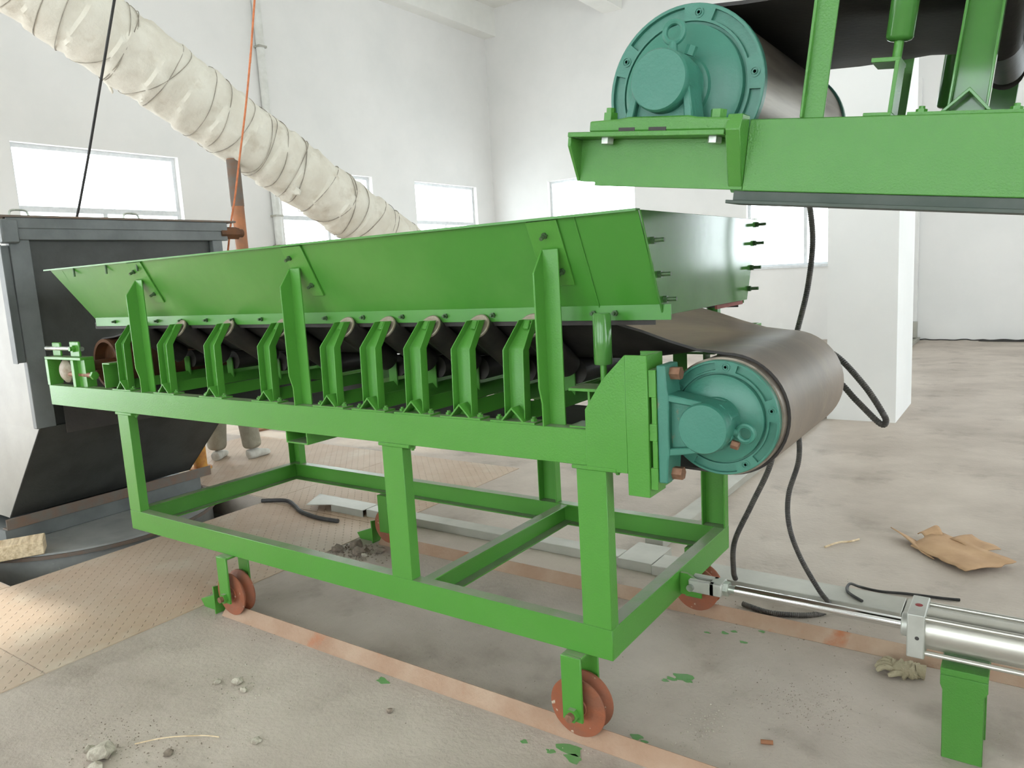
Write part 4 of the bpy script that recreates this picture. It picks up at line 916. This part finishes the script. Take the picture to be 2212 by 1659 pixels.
# fine grit that nobody could count
def grit(name, spots, mm, label, seed):
    q = random.Random(seed); mb = MB()
    for cx, cy_, sx, sy, n_, r0, r1 in spots:
        for _ in range(n_):
            x_, y_ = q.gauss(cx, sx), q.gauss(cy_, sy); r = q.uniform(r0, r1); a = q.uniform(0, 6)
            vs = [(x_ + r * q.uniform(.6, 1.3) * math.cos(a + k_ * 2.09), y_ + r * q.uniform(.6, 1.3) * math.sin(a + k_ * 2.09), .001) for k_ in range(3)] + [(x_, y_, .001 + r * q.uniform(.5, 1))]
            mb.add(vs, [(0, 2, 1), (0, 1, 3), (1, 2, 3), (2, 0, 3)])
    o = link(name, mb.mesh(name, M[mm])); return tag(o, label, 'grit', None, 'stuff')
grit('pale_grit', [(.44, .55, .07, .07, 120, .0012, .0035), (.18, .26, .035, .07, 130, .0014, .005), (-1.43, -.38, .10, .06, 90, .002, .006), (-.3, .3, .9, .5, 320, .001, .003), (-1.0, -.35, .5, .2, 200, .0012, .004), (.3, .9, .5, .5, 250, .001, .003), (-1.45, -.86, .1, .06, 80, .002, .006), (-.8, -.06, .7, .02, 160, .0012, .004), (.1, 1.0, .4, .06, 120, .0015, .005), (.05, 1.12, .10, .03, 60, .002, .006)], 'stone', 'pale mortar grit scattered over the concrete floor', 3)
grit('dark_grit', [(.44, .56, .09, .09, 260, .001, .003), (-2.05, .86, .10, .06, 260, .003, .010), (-1.4, -.75, .18, .06, 260, .0012, .004), (-.5, .2, 1.0, .5, 300, .001, .0028), (-1.8, -.02, .2, .05, 120, .001, .004), (.1, 1.1, .3, .08, 120, .0015, .005)], 'dark_stone', 'dark dirt grit scattered over the concrete floor', 5)
# green paint splashes: thin dried patches on the floor
for i, (sx, sy, r) in enumerate([(.012, .506, .030), (-.02, .475, .015), (-.035, .455, .010), (.04, .49, .012), (-.13, -.06, .035), (-.10, -.095, .022), (-.18, -.10, .012), (.12, .86, .012), (.03, .90, .012), (.06, .93, .010), (-.03, .87, .009), (.16, .98, .010), (.02, .10, .016), (.05, .09, .010), (-.95, -.06, .022), (-.28, -.10, .010), (-.10, 1.02, .016)]):
    q = random.Random(i + 40); n_ = 14; top = [(sx + r * (1 + .45 * math.sin(3 * a + i) * q.uniform(.4, 1)) * math.cos(a) * 1.25, sy + r * (1 + .4 * math.sin(2 * a + i * 2) * q.uniform(.4, 1)) * math.sin(a) * .8) for a in [2 * math.pi * k_ / n_ for k_ in range(n_)]]
    link('paint_splash', MB().prism(top, (0, 0, .0002), X, Y, Z * .0012).mesh('paint_splash', M['splash']), floor)

# ================================================================== THE PERSON BEHIND THE CONVEYOR
def skinned(name, verts, edges, root, m, parent, sub=2):
    me = bpy.data.meshes.new(name); me.from_pydata([v[:3] for v in verts], edges, []); me.materials.append(M[m])
    o = link(name, me, parent); sk_ = o.modifiers.new('skin', 'SKIN'); sk_.use_smooth_shade = True; ss = o.modifiers.new('subdivision', 'SUBSURF'); ss.levels = sub; ss.render_levels = sub
    for i, v in enumerate(verts):
        sv = me.skin_vertices[0].data[i]; sv.radius = (v[3], v[4] if len(v) > 4 else v[3]); sv.use_root = (i == root)
    return o
pe = thing('person', (-4.74, 1.95, 0), 'person in beige trousers and pale shoes standing behind the conveyor', 'person'); pe.rotation_euler = (0, 0, R(200))
# local: x to the person's left, y forward is -y
body = [(0, 0, .94, .13, .11), (0, .0, 1.08, .125, .10), (0, -.01, 1.26, .155, .11), (0, 0, 1.40, .13, .085), (0, 0, 1.47, .055), (0, -.012, 1.53, .052),
        (.17, .005, 1.385, .062), (.225, .01, 1.13, .045), (.235, -.07, .90, .034), (.235, -.10, .83, .03),
        (-.17, .005, 1.385, .062), (-.225, .01, 1.13, .045), (-.235, -.07, .90, .034), (-.235, -.10, .83, .03)]
skinned('shirt_torso', body, [(0, 1), (1, 2), (2, 3), (3, 4), (4, 5), (3, 6), (6, 7), (7, 8), (8, 9), (3, 10), (10, 11), (11, 12), (12, 13)], 0, 'shirt', pe)
legs = [(0, 0, .97, .12, .10), (.095, 0, .86, .100), (.12, -.015, .50, .088), (.135, .02, .16, .086), (.14, .02, .085, .090), (-.095, 0, .86, .100), (-.13, -.04, .50, .088), (-.16, -.06, .16, .086), (-.165, -.06, .085, .090)]
skinned('trousers', legs, [(0, 1), (1, 2), (2, 3), (3, 4), (0, 5), (5, 6), (6, 7), (7, 8)], 0, 'trouser', pe)
for sx, sy, rz in ((.14, .02, 12), (-.165, -.06, -24)):
    o = skinned('shoe', [(0, .055, .045, .042, .042), (0, .0, .05, .045, .05), (0, -.09, .038, .046, .036), (0, -.165, .03, .038, .027)], [(0, 1), (1, 2), (2, 3)], 1, 'shoe', pe); o.location = (sx, sy, 0); o.rotation_euler = (0, 0, R(rz))
hd = MB(); nu, nv = 18, 20
for i in range(nu + 1):
    t = math.pi * i / nu
    for j in range(nv):
        a = 2 * math.pi * j / nv; z = math.cos(t); r = math.sin(t); jaw = 1 - .22 * max(0, -z) ; p = Vector((r * math.cos(a) * .075 * jaw, r * math.sin(a) * .092 * (1 - .08 * max(0, -z)), z * .115))
        if math.sin(a) < -.75 and abs(z) < .45: p.y -= .012 * (1 - abs(z) / .45) * (1 - min(1, abs(math.cos(a)) / .35))
        hd.v.append((p.x, p.y - .015, p.z + 1.63))
for i in range(nu):
    for j in range(nv): hd.f.append((i * nv + j, (i + 1) * nv + j, (i + 1) * nv + (j + 1) % nv, i * nv + (j + 1) % nv))
ho = link('head', hd.mesh('head', M['skin']), pe)
nose = link('nose', MB().add([(-.012, -.098, 1.60), (.012, -.098, 1.60), (0, -.128, 1.602), (0, -.103, 1.648)], [(0, 2, 1), (0, 3, 2), (1, 2, 3), (0, 1, 3)]).mesh('nose', M['skin']), ho)
for s in (-1, 1):
    link('ear', MB().lathe((s * .073, -.01, 1.625), X * s, [(0, .0), (.0, .026), (.012, .03), (.014, .02), (.008, 0)], 14).mesh('ear', M['skin']), ho); link('eye', MB().lathe((s * .03, -.099, 1.645), -Y, [(0, .0), (0, .010), (.004, .007), (.005, 0)], 12).mesh('eye', M['hair']), ho)
link('mouth', MB().box(-.022, .022, -.103, -.096, 1.566, 1.572).mesh('mouth', M['red_rub']), ho)
hr = MB()
for i in range(10):
    t = math.pi * .56 * i / 9
    for j in range(24):
        a = 2 * math.pi * j / 24; z = math.cos(t); r = math.sin(t); front = max(0, -math.sin(a)); zz = max(z, -.15 + .75 * front)
        hr.v.append((r * math.cos(a) * .083, r * math.sin(a) * .100 - .012, zz * .124 + 1.635))
for i in range(9):
    for j in range(24): hr.f.append((i * 24 + j, (i + 1) * 24 + j, (i + 1) * 24 + (j + 1) % 24, i * 24 + (j + 1) % 24))
link('hair', hr.mesh('hair', M['hair']), ho)
for s in (-1, 1):                                    # relaxed hands
    w_ = Vector((s * .235, -.10, .83)); hv = [(w_.x, w_.y, w_.z, .026, .02), (w_.x, w_.y - .012, w_.z - .05, .036, .016), (w_.x, w_.y - .018, w_.z - .085, .036, .014)]; he = [(0, 1), (1, 2)]
    for q, (dx, ln) in enumerate(((-.024, .055), (-.008, .068), (.008, .064), (.023, .05))):
        b = len(hv); hv += [(w_.x + dx, w_.y - .022, w_.z - .095, .0095), (w_.x + dx, w_.y - .032, w_.z - .095 - ln * .55, .0085), (w_.x + dx * .9, w_.y - .05, w_.z - .095 - ln, .007)]; he += [(2, b), (b, b + 1), (b + 1, b + 2)]
    b = len(hv); hv += [(w_.x, w_.y - .045, w_.z - .055, .011), (w_.x, w_.y - .062, w_.z - .085, .009)]; he += [(1, b), (b, b + 1)]
    skinned('hand', hv, he, 0, 'skin', pe, 1)
